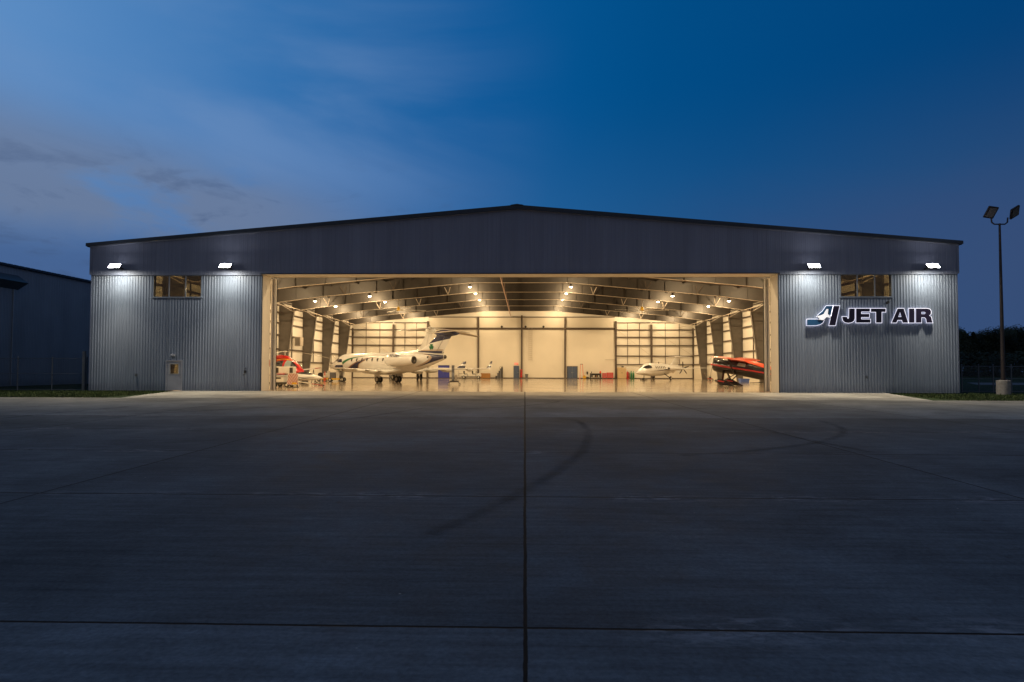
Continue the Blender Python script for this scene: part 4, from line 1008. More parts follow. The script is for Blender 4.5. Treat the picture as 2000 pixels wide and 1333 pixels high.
for s_ in (1,-1):
    b=MB();wing([((.3,s_*.25,.55),.8,.06,U),((.2,s_*1.5,.62),.7,.06,U)],b)
    b.build('wing',M['white'],r,True)
    patch(LF,[(1.8,.70),(.8,.66),(-.3,.74)],[(1.8,.68),(.7,.58),(-.2,.66)],s_,10,2).build('grey_stripe',M['grey'],r)
    b=MB();b.tube((-.2,s_*.5,.2),(0,s_*.2,.5),.04);g_=b.build('gear_leg',M['dkmetal'],r);wheel(g_,(-.2,s_*.55,.18),.18,.12)
b=MB();b.tube((1.7,0,.2),(1.7,0,.5),.04);g_=b.build('nose_gear',M['dkmetal'],r);wheel(g_,(1.7,0,.16),.16,.1)
# tow bar on the floor
o=empty('tow_bar',(0,0,0),0,'red and white tow bar reaching across the floor by the small white aircraft','tow bar')
p0=P(583,746,14.5);p1=P(632,755.2,11.6);p1.z=.06
pm=p0.lerp(p1,.55)
b=MB();b.tube(p0,pm,.05);b.build('white_section',M['white2'],o);b=MB();b.tube(pm,p1,.04);b.build('red_section',M['redstripe'],o)
b=MB();b.lathe((p1.x,p1.y-.05,.08),(0,1,0),[(0,.07),(.1,.07)],12);b.build('wheel',M['rubber'],o)
# long white beam with red tip beyond (wing of a stored plane)
o=empty('stored_wing',(0,0,0),0,'long white wing panel with a red tip right of the helicopter nose','wing panel')
a0=P(592,722.5,24.5);a1=P(626,719.3,24.5)
b=MB();b.rings([[a0+Vector((0,-.5,-.10)),a0+Vector((0,-.5,.06)),a0+Vector((0,.5,.08)),a0+Vector((0,.5,-.06))],[a0.lerp(a1,.75)+Vector((0,-.3,-.05)),a0.lerp(a1,.75)+Vector((0,-.3,.04)),a0.lerp(a1,.75)+Vector((0,.3,.06)),a0.lerp(a1,.75)+Vector((0,.3,-.03))]]);b.build('panel',M['white'],o)
q=a0.lerp(a1,.75);b=MB();b.rings([[q+Vector((.003,-.3,-.05)),q+Vector((.003,-.3,.04)),q+Vector((.003,.3,.06)),q+Vector((.003,.3,-.03))],[a1+Vector((0,-.15,0)),a1+Vector((0,-.15,.05)),a1+Vector((0,.15,.05)),a1+Vector((0,.15,0))]]);b.build('tip',M['redstripe'],o)
for t in (.1,.6):
    q=a0.lerp(a1,t);b=MB();b.bar((q.x-.2,q.y,.005),(q.x,q.y,q.z-.1),.05,.05);b.bar((q.x+.2,q.y,.005),(q.x,q.y,q.z-.1),.05,.05);b.build('trestle',M['dkmetal'],o)

# ------------------------------------------------------------------ ground equipment
def cart_left():
    Y=8.6
    x0=P(537,750,Y).x;x1=P(584,750,Y).x
    o=empty('ground_power_cart',((x0+x1)/2,Y,.005),0,'white ground power cart with dark windows just inside the left door','cart')
    L_=(x1-x0)/2
    b=MB();b.box(-L_-.4,-.5,.28,L_*.4,.6,.42,bev=.02);b.build('chassis',M['dkmetal'],o)
    b=MB();b.box(-L_-.3,-.45,.42,-.1,.5,.95,bev=.04);b.build('body',M['white2'],o)
    b=MB();b.box(-L_-.1,-.47,.72,-.35,-.455,.84);b.build('vent_slot',M['dkmetal'],o)
    b=MB();b.box(-L_-.35,-.52,1.0,L_*.0,.55,1.07,bev=.01);b.build('deck',M['galv'],o)
    b=MB();b.box(-L_-.3,-.2,1.16,L_*.62,.35,1.76,bev=.03);h_=b.build('hood',M['white2'],o)
    for xx in (-L_*.9,L_*.28):
        b=MB();b.box(xx,-.215,1.22,xx+.28,-.202,1.68);b.build('hood_window',M['dkmetal'],h_)
    b=MB();b.box(-.7,-.45,1.08,-.1,.1,1.16,bev=.02);b.build('seat',M['redstripe'],o)
    for xx in (-L_*.78,L_*.2):
        for yy in (-.5,.5): wheel(o,(xx,yy,.2),.2,.12)
    b=MB();b.bar((L_*.2,-.3,.3),(L_*.95,-.45,.12),.05,.05);b.build('drawbar',M['white2'],o)
    o2=empty('warning_board',(P(571.5,742,Y-.8).x,Y-.8,.005),0,'red and white slanted stripe board leaning on the white power cart','warning board')
    w=.5;zb,zt=.24,1.2
    b=MB();b.prism([(-w,zb),(w,zb),(w-.04,zt),(-w+.1,zt)],lambda x,z,t:(x,t+.0,z),0,.03);b.build('board',M['white2'],o2)
    for i in range(-7,8):
        xc=i*.14
        sgn=1 if xc<0 else -1
        pts=[(xc,zb+.02),(xc+.07,zb+.02),(xc+.07+sgn*.42,zt-.02),(xc+sgn*.42,zt-.02)]
        # clip stripe to its own half of the board
        c=[]
        for k in range(9):
            t=k/8
            for side in (0,1):
                pass
        seg=[]
        for k in range(13):
            t=k/12;xa=xc+sgn*.42*t;xb=xa+.07;z=zb+.02+(zt-zb-.04)*t
            lo,hi=(-w+.03+.1*t,-.0) if sgn>0 else (0,w-.03-.04*t)
            xa=min(max(xa,lo),hi);xb=min(max(xb,lo),hi);seg.append((xa,xb,z))
        s2=MB()
        for p_,q_ in zip(seg,seg[1:]):
            if p_[1]-p_[0]<.004 and q_[1]-q_[0]<.004: continue
            s2.quad((p_[0],-.006,p_[2]),(p_[1],-.006,p_[2]),(q_[1],-.006,q_[2]),(q_[0],-.006,q_[2]))
        if s2.f: s2.build('stripe',M['redstripe'],o2)
    b=MB();b.box(-.05,-.02,.26,.35,-.008,.42);b.build('yellow_plate',M['yellow'],o2)
    b=MB();b.bar((-.4,.05,.0),(-.35,.35,.9),.05,.05);b.bar((.4,.05,.0),(.35,.35,.9),.05,.05);b.box(-.5,-.06,.0,.5,.12,.06);b.box(-.45,0,.06,-.4,.03,.26);b.box(.4,0,.06,.45,.03,.26);b.build('stand',M['dkmetal'],o2)
cart_left()
def tug(px,Y,label,rz,kind):
    p=P(px,740,Y);o=empty('tow_tractor',(p.x,Y,.005),rz,label,'tow tractor','tow tractors by the jet nose')
    b=MB();b.box(-1.0,-.5,.22,1.0,.5,.42,bev=.03);b.build('frame',M['yellow'],o)
    if kind:
        b=MB();b.lathe((.1,-.35,.75),(0,1,0),[(0,.3),(.05,.34),(.65,.34),(.7,.3)],16);b.build('drum',M['white2'],o,True)
        b=MB();b.lathe((-.5,-.4,.78),(0,1,0),[(0,.2),(.02,.35),(.7,.35)],16);b.build('hose_reel',M['rubber'],o,True)
        b=MB();b.box(.3,-.3,.42,.75,.3,1.35,bev=.04);b.build('engine_box',M['white2'],o)
    else:
        b=MB();b.box(-.75,-.4,.42,-.05,.4,1.15,bev=.05);b.build('engine_box',M['grey'],o)
        b=MB();b.box(.0,-.4,.42,.4,.4,1.3,bev=.03);b.build('cowl',M['white2'],o)
        b=MB();b.box(.45,-.3,.42,.9,.3,.75,bev=.04);b.box(.8,-.3,.75,.92,.3,1.2,bev=.03);b.build('seat',M['dkmetal'],o)
        b=MB();b.tube((.35,0,1.1),(.55,0,1.35),.03);b.lathe((.55,0,1.36),(.6,0,.8),[(0,.17),(.03,.17)],14);b.build('steering_wheel',M['rubber'],o)
        b=MB();b.box(.7,-.1,1.2,1.0,.2,1.5,bev=.05);b.build('safety_vest',mat('hi_vis',(.3,.55,.05),.7),o)
    for xx in (-.7,.7):
        for yy in (-.5,.5): wheel(o,(xx,yy,.24),.24,.16)
    return o
tug(634,33.5,'yellow wheeled cart with hose reel and white drum left of the jet nose',.3,1)
tug(657,31.5,'yellow based grey tow tractor under the nose of the navy tailed jet',.15,0)
o=empty('traffic_cone',(P(639,739,33.0).x-.1,32.4,.005),0,'tall orange and white cone between the two yellow carts','cone')
b=MB();b.box(-.22,-.22,0,.22,.22,.05);b.build('base',M['dkmetal'],o)
b=MB();b.lathe((0,0,.05),(0,0,1),[(0,.17),(.45,.12)],14);b.build('lower_cone',M['orange'],o,True)
b=MB();b.lathe((0,0,.5),(0,0,1),[(0,.12),(.25,.09)],14);b.build('white_band',M['white2'],o,True)
b=MB();b.lathe((0,0,.75),(0,0,1),[(0,.09),(.5,.03)],14);b.build('upper_cone',M['orange'],o,True)

# service cart in the middle (tall plate on castors)
p=P(887,745,17);o=empty('service_cart',(p.x,17,.005),.1,'grey service cart on castors with a tall back plate in front of the wings','service cart')
b=MB();b.box(-.45,-.35,.28,.45,.35,.42,bev=.02);b.build('tray',M['steel'],o)
b=MB();b.box(-.26,.1,.42,.02,.16,1.98,bev=.01);b.build('back_plate',M['grey'],o)
b=MB();b.lathe((-.12,-.1,.42),(0,0,1),[(0,.1),(.05,.12),(.7,.12),(.82,.04)],12);b.build('gas_bottle',M['galv'],o,True)
b=MB();b.lathe((.2,-.05,.42),(0,0,1),[(0,.13),(.55,.13),(.62,.05)],12);b.build('pump',M['steel_lt'],o,True)
b=MB();b.path([(.42,0,.42),(.42,0,1.45),(.42,.2,1.5)],.02);b.path([(.05,-.2,1.2),(.3,-.25,.9),(.3,-.2,.5)],.02);b.build('post',M['steel_lt'],o)
for xx in (-.45,.45):
    for yy in (-.33,.33):
        b=MB();b.tube((xx,yy,.28),(xx*1.2,yy,.12),.025);l_=b.build('caster_arm',M['dkmetal'],o);wheel(l_,(xx*1.2,yy,.09),.09,.05)
# golf cart
def golf():
    Y=57.5;x0=P(898,735,Y).x;x1=P(940,735,Y).x
    o=empty('golf_cart',((x0+x1)/2,Y,.005),0,'low open golf cart with black seats beside the plywood box','golf cart')
    h=(x1-x0)/2
    b=MB();b.box(-h+.3,-.55,.28,h-.2,.55,.38,bev=.02);b.build('floor_pan',M['dkmetal'],o)
    b=MB();b.box(-h+.35,-.55,.38,-h+1.3,.55,.72,bev=.06);b.build('rear_body',M['white2'],o)
    b=MB();b.prism([(h-.75,.38),(h-.02,.38),(h-.05,.72),(h-.35,.95),(h-.6,.9)],lambda x,z,t:(x,t,z),-.55,.55);b.build('front_cowl',M['white2'],o)
    for xx in (-h+.75,.35):
        b=MB();b.box(xx,-.5,.72,xx+.5,.5,.84,bev=.03);b.box(xx-.08,-.5,.84,xx+.06,.5,1.32,bev=.03);b.build('seat',M['rubber'],o)
    b=MB();b.box(.3,-.5,.38,.9,.5,.72,bev=.03);b.build('seat_base',M['white2'],o)
    b=MB();b.box(-h-.1,-.5,.8,-h+.5,.5,.86);b.bar((-h-.1,-.5,.4),(-h+.5,-.5,.4),.04,.04);b.bar((-h-.08,-.5,.4),(-h-.08,-.5,1.05),.04,.04);b.build('rear_rack',M['dkmetal'],o)
    b=MB();b.tube((h-.5,-.2,.85),(h-.85,-.2,1.15),.025);b.lathe((h-.86,-.2,1.15),(-.6,0,.8),[(0,.18),(.03,.18)],12);b.build('steering_wheel',M['rubber'],o)
    for xx in (-h+.75,h-.45):
        for yy in (-.5,.5): wheel(o,(xx,yy,.26),.26,.2)
golf()
def bx(name,px0,px1,pyt,Y,m_,label,cat,depth=.5,zb=0):
    x0=P(px0,735,Y).x;x1=P(px1,735,Y).x;zt=P((px0+px1)/2,pyt,Y).z
    return empty(name,((x0+x1)/2,Y,.005),0,label,cat),(x1-x0)/2,zt
o,h,zt=bx('plywood_crate',939,957.5,729.5,59.6,None,'long brown plywood crate against the back wall','crate')
b=MB();b.box(-h,-.4,.06,h,.4,zt,bev=.01);b.build('box',M['wood'],o)
b=MB();b.box(-h,-.415,.06,-h+.1,-.402,zt);b.box(h-.1,-.415,.06,h,-.402,zt);b.box(-h+.1,-.415,zt-.1,h-.1,-.402,zt);b.build('batten',M['wood'],o)
b=MB();b.box(-h+.1,-.4,0,-h+.3,.4,.06);b.box(h-.3,-.4,0,h-.1,.4,.06);b.build('skid',M['girt'],o)
# stacked steps
o=empty('rolling_steps',(P(975,735,59.4).x,59.4,.005),0,'dark grey stepped stairs leaning high toward the back wall','steps')
for k,(a_,b_,z) in enumerate(((-.65,-.35,.45),(-.35,-.1,.95),(-.1,.1,1.35),(.1,.35,1.75),(.35,.65,1.98))):
    q=MB();q.box(a_+.004,-.35,.0,b_-.004,.35,z,bev=.02);q.build('step',M['grey'] if k%2 else M['dkmetal'],o)
b=MB();b.tube((.1,-.38,1.75),(.1,-.38,2.0),.02);b.tube((.6,-.38,.02),(.6,-.38,2.15),.025);b.bar((.1,-.38,2.0),(.6,-.38,2.15),.04,.04);b.build('handrail',M['dkmetal'],o)
# blue cabinet / curtain
o,h,zt=bx('blue_cabinet',856,877.5,714.5,58.6,None,'tall blue cabinet behind the jet tail cone','cabinet')
b=MB();b.box(-h,-.3,.05,h,.3,zt-.0,bev=.015);b.build('carcass',M['blue'],o)
for s_ in(-1,1):
    b=MB();b.box(.01*s_,-.33,.1,s_*(h-.03),-.305,zt-.05,bev=.008);d_=b.build('door',M['blue'],o);b=MB();b.bar((.07*s_,-.34,.9),(.07*s_,-.34,1.15),.02,.03);b.build('handle',M['metal'],d_)
b=MB();b.box(-h-.02,-.34,zt,h+.02,.32,zt+.06);b.build('top',M['navy_stripe'],o)
# orange/white step ladder
o=empty('step_ladder',(P(1136,735,59.2).x,59.2,.005),0,'red and white step ladder beside the blue double door','ladder')
zt=P(1136,712,59.2).z
for s_ in (-1,1):
    b=MB();b.bar((s_*.3,-.1,0),(s_*.16,.12,zt),.05,.07);b.build('rail',M['orange'],o)
    b=MB();b.bar((s_*.3,.6,0),(s_*.16,.2,zt),.04,.05);b.build('rear_leg',M['white2'],o)
for k in range(1,8):
    t=k/8;b=MB();w=.3-.14*t;b.box(-w,-.14+.22*t,zt*t-.02,w,-.02+.22*t,zt*t+.02);b.build('rung',M['white2'],o)
b=MB();b.box(-.2,.02,zt-.02,.2,.3,zt+.06);b.build('top_cap',M['dkmetal'],o)
o=empty('mop_bucket',(P(1141.5,737,58.8).x,58.8,.005),0,'yellow mop bucket at the foot of the step ladder','bucket')
b=MB();b.rings([[(-.2,-.15,.08),(.2,-.15,.08),(.2,.15,.08),(-.2,.15,.08)],[(-.3,-.2,.42),(.3,-.2,.42),(.3,.2,.42),(-.3,.2,.42)]]);b.build('bucket',M['yellow'],o)
b=MB();b.box(-.1,-.16,.42,.12,.16,.62);b.build('wringer',M['yellow'],o)
b=MB();b.tube((.1,0,.3),(.28,.3,1.5),.015);b.build('mop_handle',M['wood'],o)
for xx in (-.2,.2):
    for yy in (-.12,.12): wheel(o,(xx,yy,.045),.045,.03)
o=empty('floor_machine',(P(1146,735,59.3).x+.1,59.3,.005),0,'upright dark floor cleaner between step ladder and workbench','floor cleaner')
b=MB();b.box(-.22,-.25,.03,.22,.2,.3,bev=.04);b.build('base',M['dkmetal'],o)
b=MB();b.box(-.17,-.1,.3,.17,.12,.72,bev=.04);b.build('tank',M['white2'],o);b=MB();b.box(-.15,-.08,.72,.15,.12,1.25,bev=.05);b.build('bag',M['dkmetal'],o)
b=MB();b.path([(-.12,.1,1.2),(-.12,.14,1.4),(.12,.14,1.4),(.12,.1,1.2)],.02);b.build('handle',M['metal'],o)
# workbench
o,h,zt=bx('workbench',1152.5,1174,729.5,59.4,None,'low cluttered grey workbench left of the red tool chests','workbench')
b=MB();b.box(-h,-.4,zt-.06,h,.4,zt,bev=.01);b.build('top',M['steel'],o)
for sx in (-1,1):
    for sy in (-1,1): q=MB();q.box(sx*(h-.02),sy*.38,0,sx*(h-.1),sy*.3,zt-.06);q.build('leg',M['dkmetal'],o)
b=MB();b.box(-h+.1,-.36,.28,h-.1,.36,.32);b.box(-h+.1,.33,.32,h-.1,.36,zt-.1);b.build('shelf',M['steel'],o)
cl=(('white_bucket',-.35,.17,.28,'white2'),('paint_can',.1,.12,.22,'wood'),('parts_tin',.5,.13,.26,'white2'),('canister',-.72,.1,.3,'grey'))
for nm,xx,rr,hh,mm in cl:
    q=empty(nm,(o.location.x+xx,59.2,.325),0,{'white_bucket':'white bucket on the workbench lower shelf','paint_can':'brown can in the middle of the workbench shelf','parts_tin':'pale tin at the right of the workbench shelf','canister':'grey canister at the left end of the workbench shelf'}[nm],'container')
    b=MB();b.lathe((0,0,0),(0,0,1),[(0,rr*.9),(hh,rr),(hh+.005,rr*.9)],14);b.build('body',M[mm],q,True);b=MB();b.lathe((0,0,hh+.006),(0,0,1),[(0,rr*1.03),(.02,rr*1.03)],14);b.build('lid',M['grey'],q)
q=empty('bench_vise',(o.location.x-.75,59.1,zt+.005),0,'small vise on the left end of the workbench','vise')
b=MB();b.box(-.08,-.1,0,.08,.1,.08);b.box(-.05,-.15,.08,.05,.12,.3);b.build('jaw',M['steel'],q);b=MB();b.tube((0,-.3,.18),(0,-.15,.18),.02);b.build('screw',M['metal'],q)
q=empty('orange_jug',(o.location.x+.82,59.3,zt+.005),0,'orange jug on the right end of the workbench','jug')
b=MB();b.lathe((0,0,0),(0,0,1),[(0,.15),(.28,.16),(.38,.06),(.44,.05)],12);b.build('body',M['orange'],q,True);b=MB();b.lathe((0,0,.445),(0,0,1),[(0,.06),(.05,.06)],10);b.build('cap',M['white2'],q)
# tool chests
for i,(a_,c_) in enumerate(((1176,1184),(1184.5,1197.5))):
    o,h,zt=bx('tool_chest',a_,c_,728 if i else 729,59.3,None,('narrow red tool chest at the left of the pair','wide red tool chest with many drawers by the wall post')[i],'tool chest')
    o['group']='red tool chests'
    b=MB();b.box(-h+.02,-.3,.12,h-.02,.3,zt,bev=.02);b.build('cabinet',M['red'],o)
    n_=5
    for k in range(n_):
        z0=.16+(zt-.2)*k/n_;z1=.16+(zt-.2)*(k+1)/n_-.02
        q=MB();q.box(-h+.06,-.32,z0,h-.06,-.303,z1);d_=q.build('drawer',M['red'],o);q=MB();q.box(-h+.1,-.335,z1-.05,h-.1,-.321,z1-.02);q.build('handle',M['metal'],d_)
    for xx in (-h+.12,h-.12):
        for yy in (-.22,.22): wheel(o,(xx,yy,.06),.06,.05)
# beige cabinets
o,h,zt=bx('storage_cabinet',1206,1222.5,718,59.5,None,'tall beige metal cabinet left of the small propeller plane','cabinet')
b=MB();b.box(-h,-.3,.02,h,.3,zt,bev=.02);b.build('carcass',M['beige'],o)
for s_ in (-1,1):
    b=MB();b.box(.01*s_,-.325,.08,s_*(h-.04),-.303,zt-.06,bev=.006);d_=b.build('door',M['beige'],o);b=MB();b.box(.05*s_,-.35,.95,.09*s_,-.326,1.15);b.build('handle',M['dkmetal'],d_)
q=empty('desk_lamp_box',(o.location.x+.15,59.4,zt+.005),0,'dark small box on top of the beige cabinet','box')
b=MB();b.box(-.2,-.15,0,.2,.15,.2,bev=.04);b.build('case',M['dkmetal'],q);b=MB();b.box(-.05,-.03,.2,.05,.03,.25);b.build('handle',M['grey'],q)
# gas cylinders
for i,(px,mm,hh) in enumerate(((1225.5,'redstripe',1.35),(1228.5,'brown',1.25),(1233,'green',1.4),(1237.5,'green',1.35))):
    o=empty('gas_cylinder',(P(px,735,59.2).x,59.2+.1*(i%2),.005),0,('dark red gas cylinder nearest the beige cabinet','brown gas cylinder second from the beige cabinet','dark green gas cylinder third from the beige cabinet','dark green gas cylinder nearest the propeller plane nose')[i],'gas cylinder','gas cylinders by the back wall')
    b=MB();b.lathe((0,0,0),(0,0,1),[(0,.15),(.03,.17),(hh-.3,.17),(hh-.12,.1),(hh-.06,.05)],14);b.build('bottle',M[mm],o,True)
    b=MB();b.lathe((0,0,hh-.06),(0,0,1),[(0,.05),(.14,.05),(.15,.02)],8);b.build('valve',M['metal'],o)
# items along the right wall
o=empty('push_mower',(P(1387,741,46).x,46,.005),.4,'dark red push mower at the foot of the right hand columns','mower')
b=MB();b.box(-.35,-.25,.15,.35,.25,.32,bev=.05);b.build('deck',M['redstripe'],o);b=MB();b.lathe((0,0,.32),(0,0,1),[(0,.16),(.22,.16),(.28,.1)],14);b.build('engine',M['dkmetal'],o,True)
b=MB();b.path([(-.3,-.2,.3),(-.95,-.2,1.1),(-.95,.2,1.1),(-.3,.2,.3)],.018);b.build('handle',M['metal'],o)
for xx in (-.3,.3):
    for yy in (-.27,.27): wheel(o,(xx,yy,.13),.13,.06)
for i,px in enumerate((1398,1401.5)):
    o=empty('wheel_chock',(P(px,741,42).x,42,.005),.2*i,('black wheel chock on the floor nearest the red mower','black wheel chock on the floor nearest the black plane')[i],'wheel chock','loose wheel chocks')
    b=MB();b.prism([(-.16,0),(.16,0),(.06,.2),(-.06,.2)],lambda x,z,t:(x,t,z),-.12,.12);b.build('block',M['rubber'],o);b=MB();b.tube((-.06,0,.2),(.06,0,.26),.012,n=6);b.build('grip',M['yellow'],o)
o=empty('storage_tote',(P(1453,742,33).x,33,.005),.1,'light blue plastic tote on the floor under the black plane','tote')
b=MB();b.rings([[(-.5,-.3,0),(.5,-.3,0),(.5,.3,0),(-.5,.3,0)],[(-.58,-.36,.42),(.58,-.36,.42),(.58,.36,.42),(-.58,.36,.42)]]);b.build('tub',M['bluebin'],o);b=MB();b.box(-.62,-.4,.42,.62,.4,.48,bev=.015);b.build('lid',M['bluebin'],o)
o=empty('creeper_board',(P(1478,745,27).x,27,.005),.2,'dark flat mechanic creeper on the floor behind the black plane','creeper')
b=MB();b.box(-.7,-.28,.08,.7,.28,.13,bev=.02);b.build('board',M['dkmetal'],o);b=MB();b.box(.35,-.2,.13,.65,.2,.19,bev=.02);b.build('headrest',M['rubber'],o)
for xx in (-.6,.6):
    for yy in (-.22,.22): wheel(o,(xx,yy,.035),.035,.03)

# ------------------------------------------------------------------ neighbour building
NX=-46.0
nb=empty('neighbour_building',(NX,10,0),0,'dark blue grey steel building left of the hangar','building')
b=MB();pitch=.3
x=-25
corr(b,-26,60,-.05,10.75,0.0,.3,PROF2,'y',1)
b.build('side_wall',M['oldsiding'],nb)
b=MB();b.quad((0,60,-.05),(-20,60,-.05),(-20,60,12.4),(0,60,10.75));b.quad((0,-26,-.05),(-20,-26,-.05),(-20,-26,12.4),(0,-26,10.75));b.build('end_wall',M['oldsiding'],nb)
b=MB();b.quad((.25,-26,10.78),(.25,60,10.78),(-20,60,12.5),(-20,-26,12.5));b.build('roof',M['hoodmetal'],nb)
b=MB()
y=-26
while y<60:
    b.box(.0,y,10.72,.22,y+.50,10.98,bev=.03);b.box(.0,y+.5,10.76,.2,y+.6,10.94);y+=.6
b.build('ribbed_eave',M['trim'],nb)
vy0=P(0,550,0)
# vent hood on the wall: solve depth where it stands
def wall_at(px,py):
    d=ray(px,py);t=(NX-CX)/d.x;return Vector((NX,-DY+d.y*t,CH+d.z*t))
h0=wall_at(30,548);b=MB()
ya,yb=h0.y-3.2,h0.y+.3;zt=wall_at(30,538).z;zb=wall_at(30,566).z
zm=wall_at(30,553).z
b.rings([[(0,y_-10,zt),(0,y_-10,zb),(1.0,y_-10,zm)] for y_ in (ya,yb)]);b.build('vent_hood',M['hoodmetal'],nb)
b=MB();yy=h0.y-.2;b.tube((.06,yy-10,0),(.06,yy-10,zb),.05);b.build('downpipe',M['oldsiding'],nb)

# ------------------------------------------------------------------ chain link fences
def fence(x0,x1,Y,posts_x,H,label,extra=False):
    o=empty('chain_link_fence',(0,Y,gz(Y)-.05),0,label,'fence')
    for px in posts_x:
        b=MB();b.tube((px,0,0),(px,0,H+.08),.04);b.lathe((px,0,H+.08),(0,0,1),[(0,.05),(.04,.04),(.06,.01)],8);b.build('post',M['galv'],o)
    for z in (H-.02,H*.52,.08):
        b=MB();b.tube((x0,0,z),(x1,0,z),.022,n=6);b.build('rail',M['galv'],o)
    b=MB();s_=.09;n_=int((x1-x0+H)/s_)
    for i in range(n_):
        for d in (1,-1):
            xa=x0-H*(d>0)+i*s_ if d>0 else x0+i*s_
            pa=(xa,.0,0);pb=(xa+d*H,.0,H)
            # clip to the run
            def at(t): return (pa[0]+(pb[0]-pa[0])*t,.002*d,H*t)
            t0,t1=0,1
            if d>0:
                if pa[0]<x0:t0=(x0-pa[0])/H
                if pb[0]>x1:t1=(x1-pa[0])/H
            else:
                if pa[0]>x1:t0=(pa[0]-x1)/H
                if pb[0]<x0:t1=(pa[0]-x0)/H
            if t1-t0>.02 and 0<=t0<t1<=1:
                A,B=Vector(at(t0)),Vector(at(t1));u=Vector((H*-d,0,H)).normalized()*.0022
                u=Vector((-(B-A).z,0,(B-A).x)).normalized()*.0024
                b.quad(A-u,B-u,B+u,A+u)
    b.build('mesh_fabric',M['galv'],o)
FY=.6
pl_=[P(x,720,FY).x for x in (-40,35,102,170)]
fence(pl_[0]-2.4,pl_[-1],FY,[pl_[0]-2.4]+pl_,2.35,'chain link fence between the blue building and the hangar')
b=MB();b.box(pl_[-1]-.10,-.04,0,pl_[-1]+.12,.06,2.85);o=tag(b.build('wooden_post',M['galv']),'thick grey post at the left corner of the hangar','post');o.location=(0,FY-.3,-.05)
pr_=[P(x,720,3.0).x for x in (1878,1911,1939.5,1975,2010)]
fence(pr_[0],pr_[-1],3.0,pr_,1.95,'chain link fence right of the hangar beside the light pole')

# ------------------------------------------------------------------ light pole, unlit
PB=P(1960,769,-1.0)
o=empty('light_pole',(PB.x,-1.0,gz(-1)-.06),0,'tall dark light pole with two unlit flood heads on a concrete base','street lamp')
zg=gz(-1)-.06
zc=P(1960,743,-1).z-zg; ztop=P(1949,437,-1).z-zg
b=MB();b.lathe((0,0,0),(0,0,1),[(0,.39),(zc-.04,.385),(zc,.35)],24);b.build('concrete_base',M['concrete_post'],o,True)
b=MB();b.lathe((0,0,zc),(0,0,1),[(.0,.24),(.05,.24),(.051,.15)],14);b.lathe((0,0,zc),(0,0,1),[(.05,.125),(ztop-zc,.062)],14);b.build('pole',M['pole'],o,True)
for s_,px,py in ((-1,1938,420),(1,1976,420)):
    b=MB();b.path([(0,0,ztop-.05),(s_*.35,0,ztop-.05),(s_*.52,0,ztop+.08),(s_*.55,0,ztop+.4)],.045);a_=b.build('arm',M['pole'],o)
    R=Matrix.Rotation(s_*.55,3,'Y').inverted()@Matrix.Rotation(math.radians(-52),3,'X') if s_>0 else Matrix.Rotation(.15,3,'Y')@Matrix.Rotation(math.radians(-58),3,'X')
    at=(s_*.55+(.42 if s_>0 else -.05),-.05,ztop+.75)
    b=MB();b.box(-.33,-.40,-.06,.33,.40,.06,rot=R,at=at,bev=.03);h_=b.build('lamp_head',M['pole'],o)
    b=MB();b.box(-.24,-.31,-.075,.24,.31,-.061,rot=R,at=at);b.build('lens',M['lampface'],h_)

# ------------------------------------------------------------------ trees beyond the field
def crown_mesh(kind,seed):
    rnd=random.Random(seed);b=MB();H=14
    n_=5200
    if kind=='pine':
        for i in range(n_):
            t=rnd.random()**.8;z=2+t*(H-2);tier=(t*9)%1
            R=(1-t)**.85*3.3*(.55+.45*(1-tier))+.15;a=rnd.uniform(0,2*PI);q=R*math.sqrt(rnd.uniform(.15,1))
            x,y=q*math.cos(a),q*math.sin(a);z-=q*.18
            s_=rnd.uniform(.16,.36);t1=rnd.uniform(0,PI)
            b.quad((x-s_*math.cos(t1),y-s_*math.sin(t1),z),(x+s_*math.cos(t1),y+s_*math.sin(t1),z-.1),(x+rnd.uniform(-.2,.2),y+rnd.uniform(-.2,.2),z+s_*rnd.uniform(.6,1.3)))
    else:
        bl=[(rnd.uniform(-2.8,2.8),rnd.uniform(-2.8,2.8),rnd.uniform(4,H-1.8),rnd.uniform(1.2,2.3)) for _ in range(16)]
        for i in range(n_):
            cx,cy,cz,R=rnd.choice(bl);k=(1-max(0,cz-8)/10)
            d=Vector((rnd.gauss(0,1),rnd.gauss(0,1),rnd.gauss(0,.8))).normalized()*R*rnd.uniform(.55,1.08)
            x,y,z=cx*k+d.x,cy*k+d.y,cz+d.z;s_=rnd.uniform(.14,.32)
            u=Vector((rnd.gauss(0,1),rnd.gauss(0,1),rnd.gauss(0,1))).normalized()*s_;v=u.orthogonal().normalized()*s_
            p=Vector((x,y,z));b.quad(p-u,p+v,p+u)
    return b
protos={}
def tree(kind,seed,x,y,s_,label):
    key=(kind,seed)
    if key not in protos:
        r=empty('pine_tree' if kind=='pine' else 'broadleaf_tree');c=crown_mesh(kind,seed).build('crown',M['needle'] if kind=='pine' else M['leaf'],r)
        b=MB();b.tube((0,0,-.3),(0,0,6),.28,.2);b.tube((0,0,6),(.2,.1,12.5),.2,.05)
        rr=random.Random(seed)
        for k in range(9):
            a=rr.uniform(0,6.28);z=rr.uniform(3.2,9);b.tube((0,0,z),(1.9*math.cos(a),1.9*math.sin(a),z+1.2),.08,.03,n=6)
        b.build('trunk',M['tree_bark'],r);protos[key]=r
    else: r=copy_tree(protos[key])
    r.location=(x,y,-.05);r.rotation_euler=(0,0,random.uniform(0,6));r.scale=(s_,s_,s_*random.uniform(.95,1.05)); tag(r,label,'tree','trees beyond the field');return r
pxs=list(range(1874,2040,9))
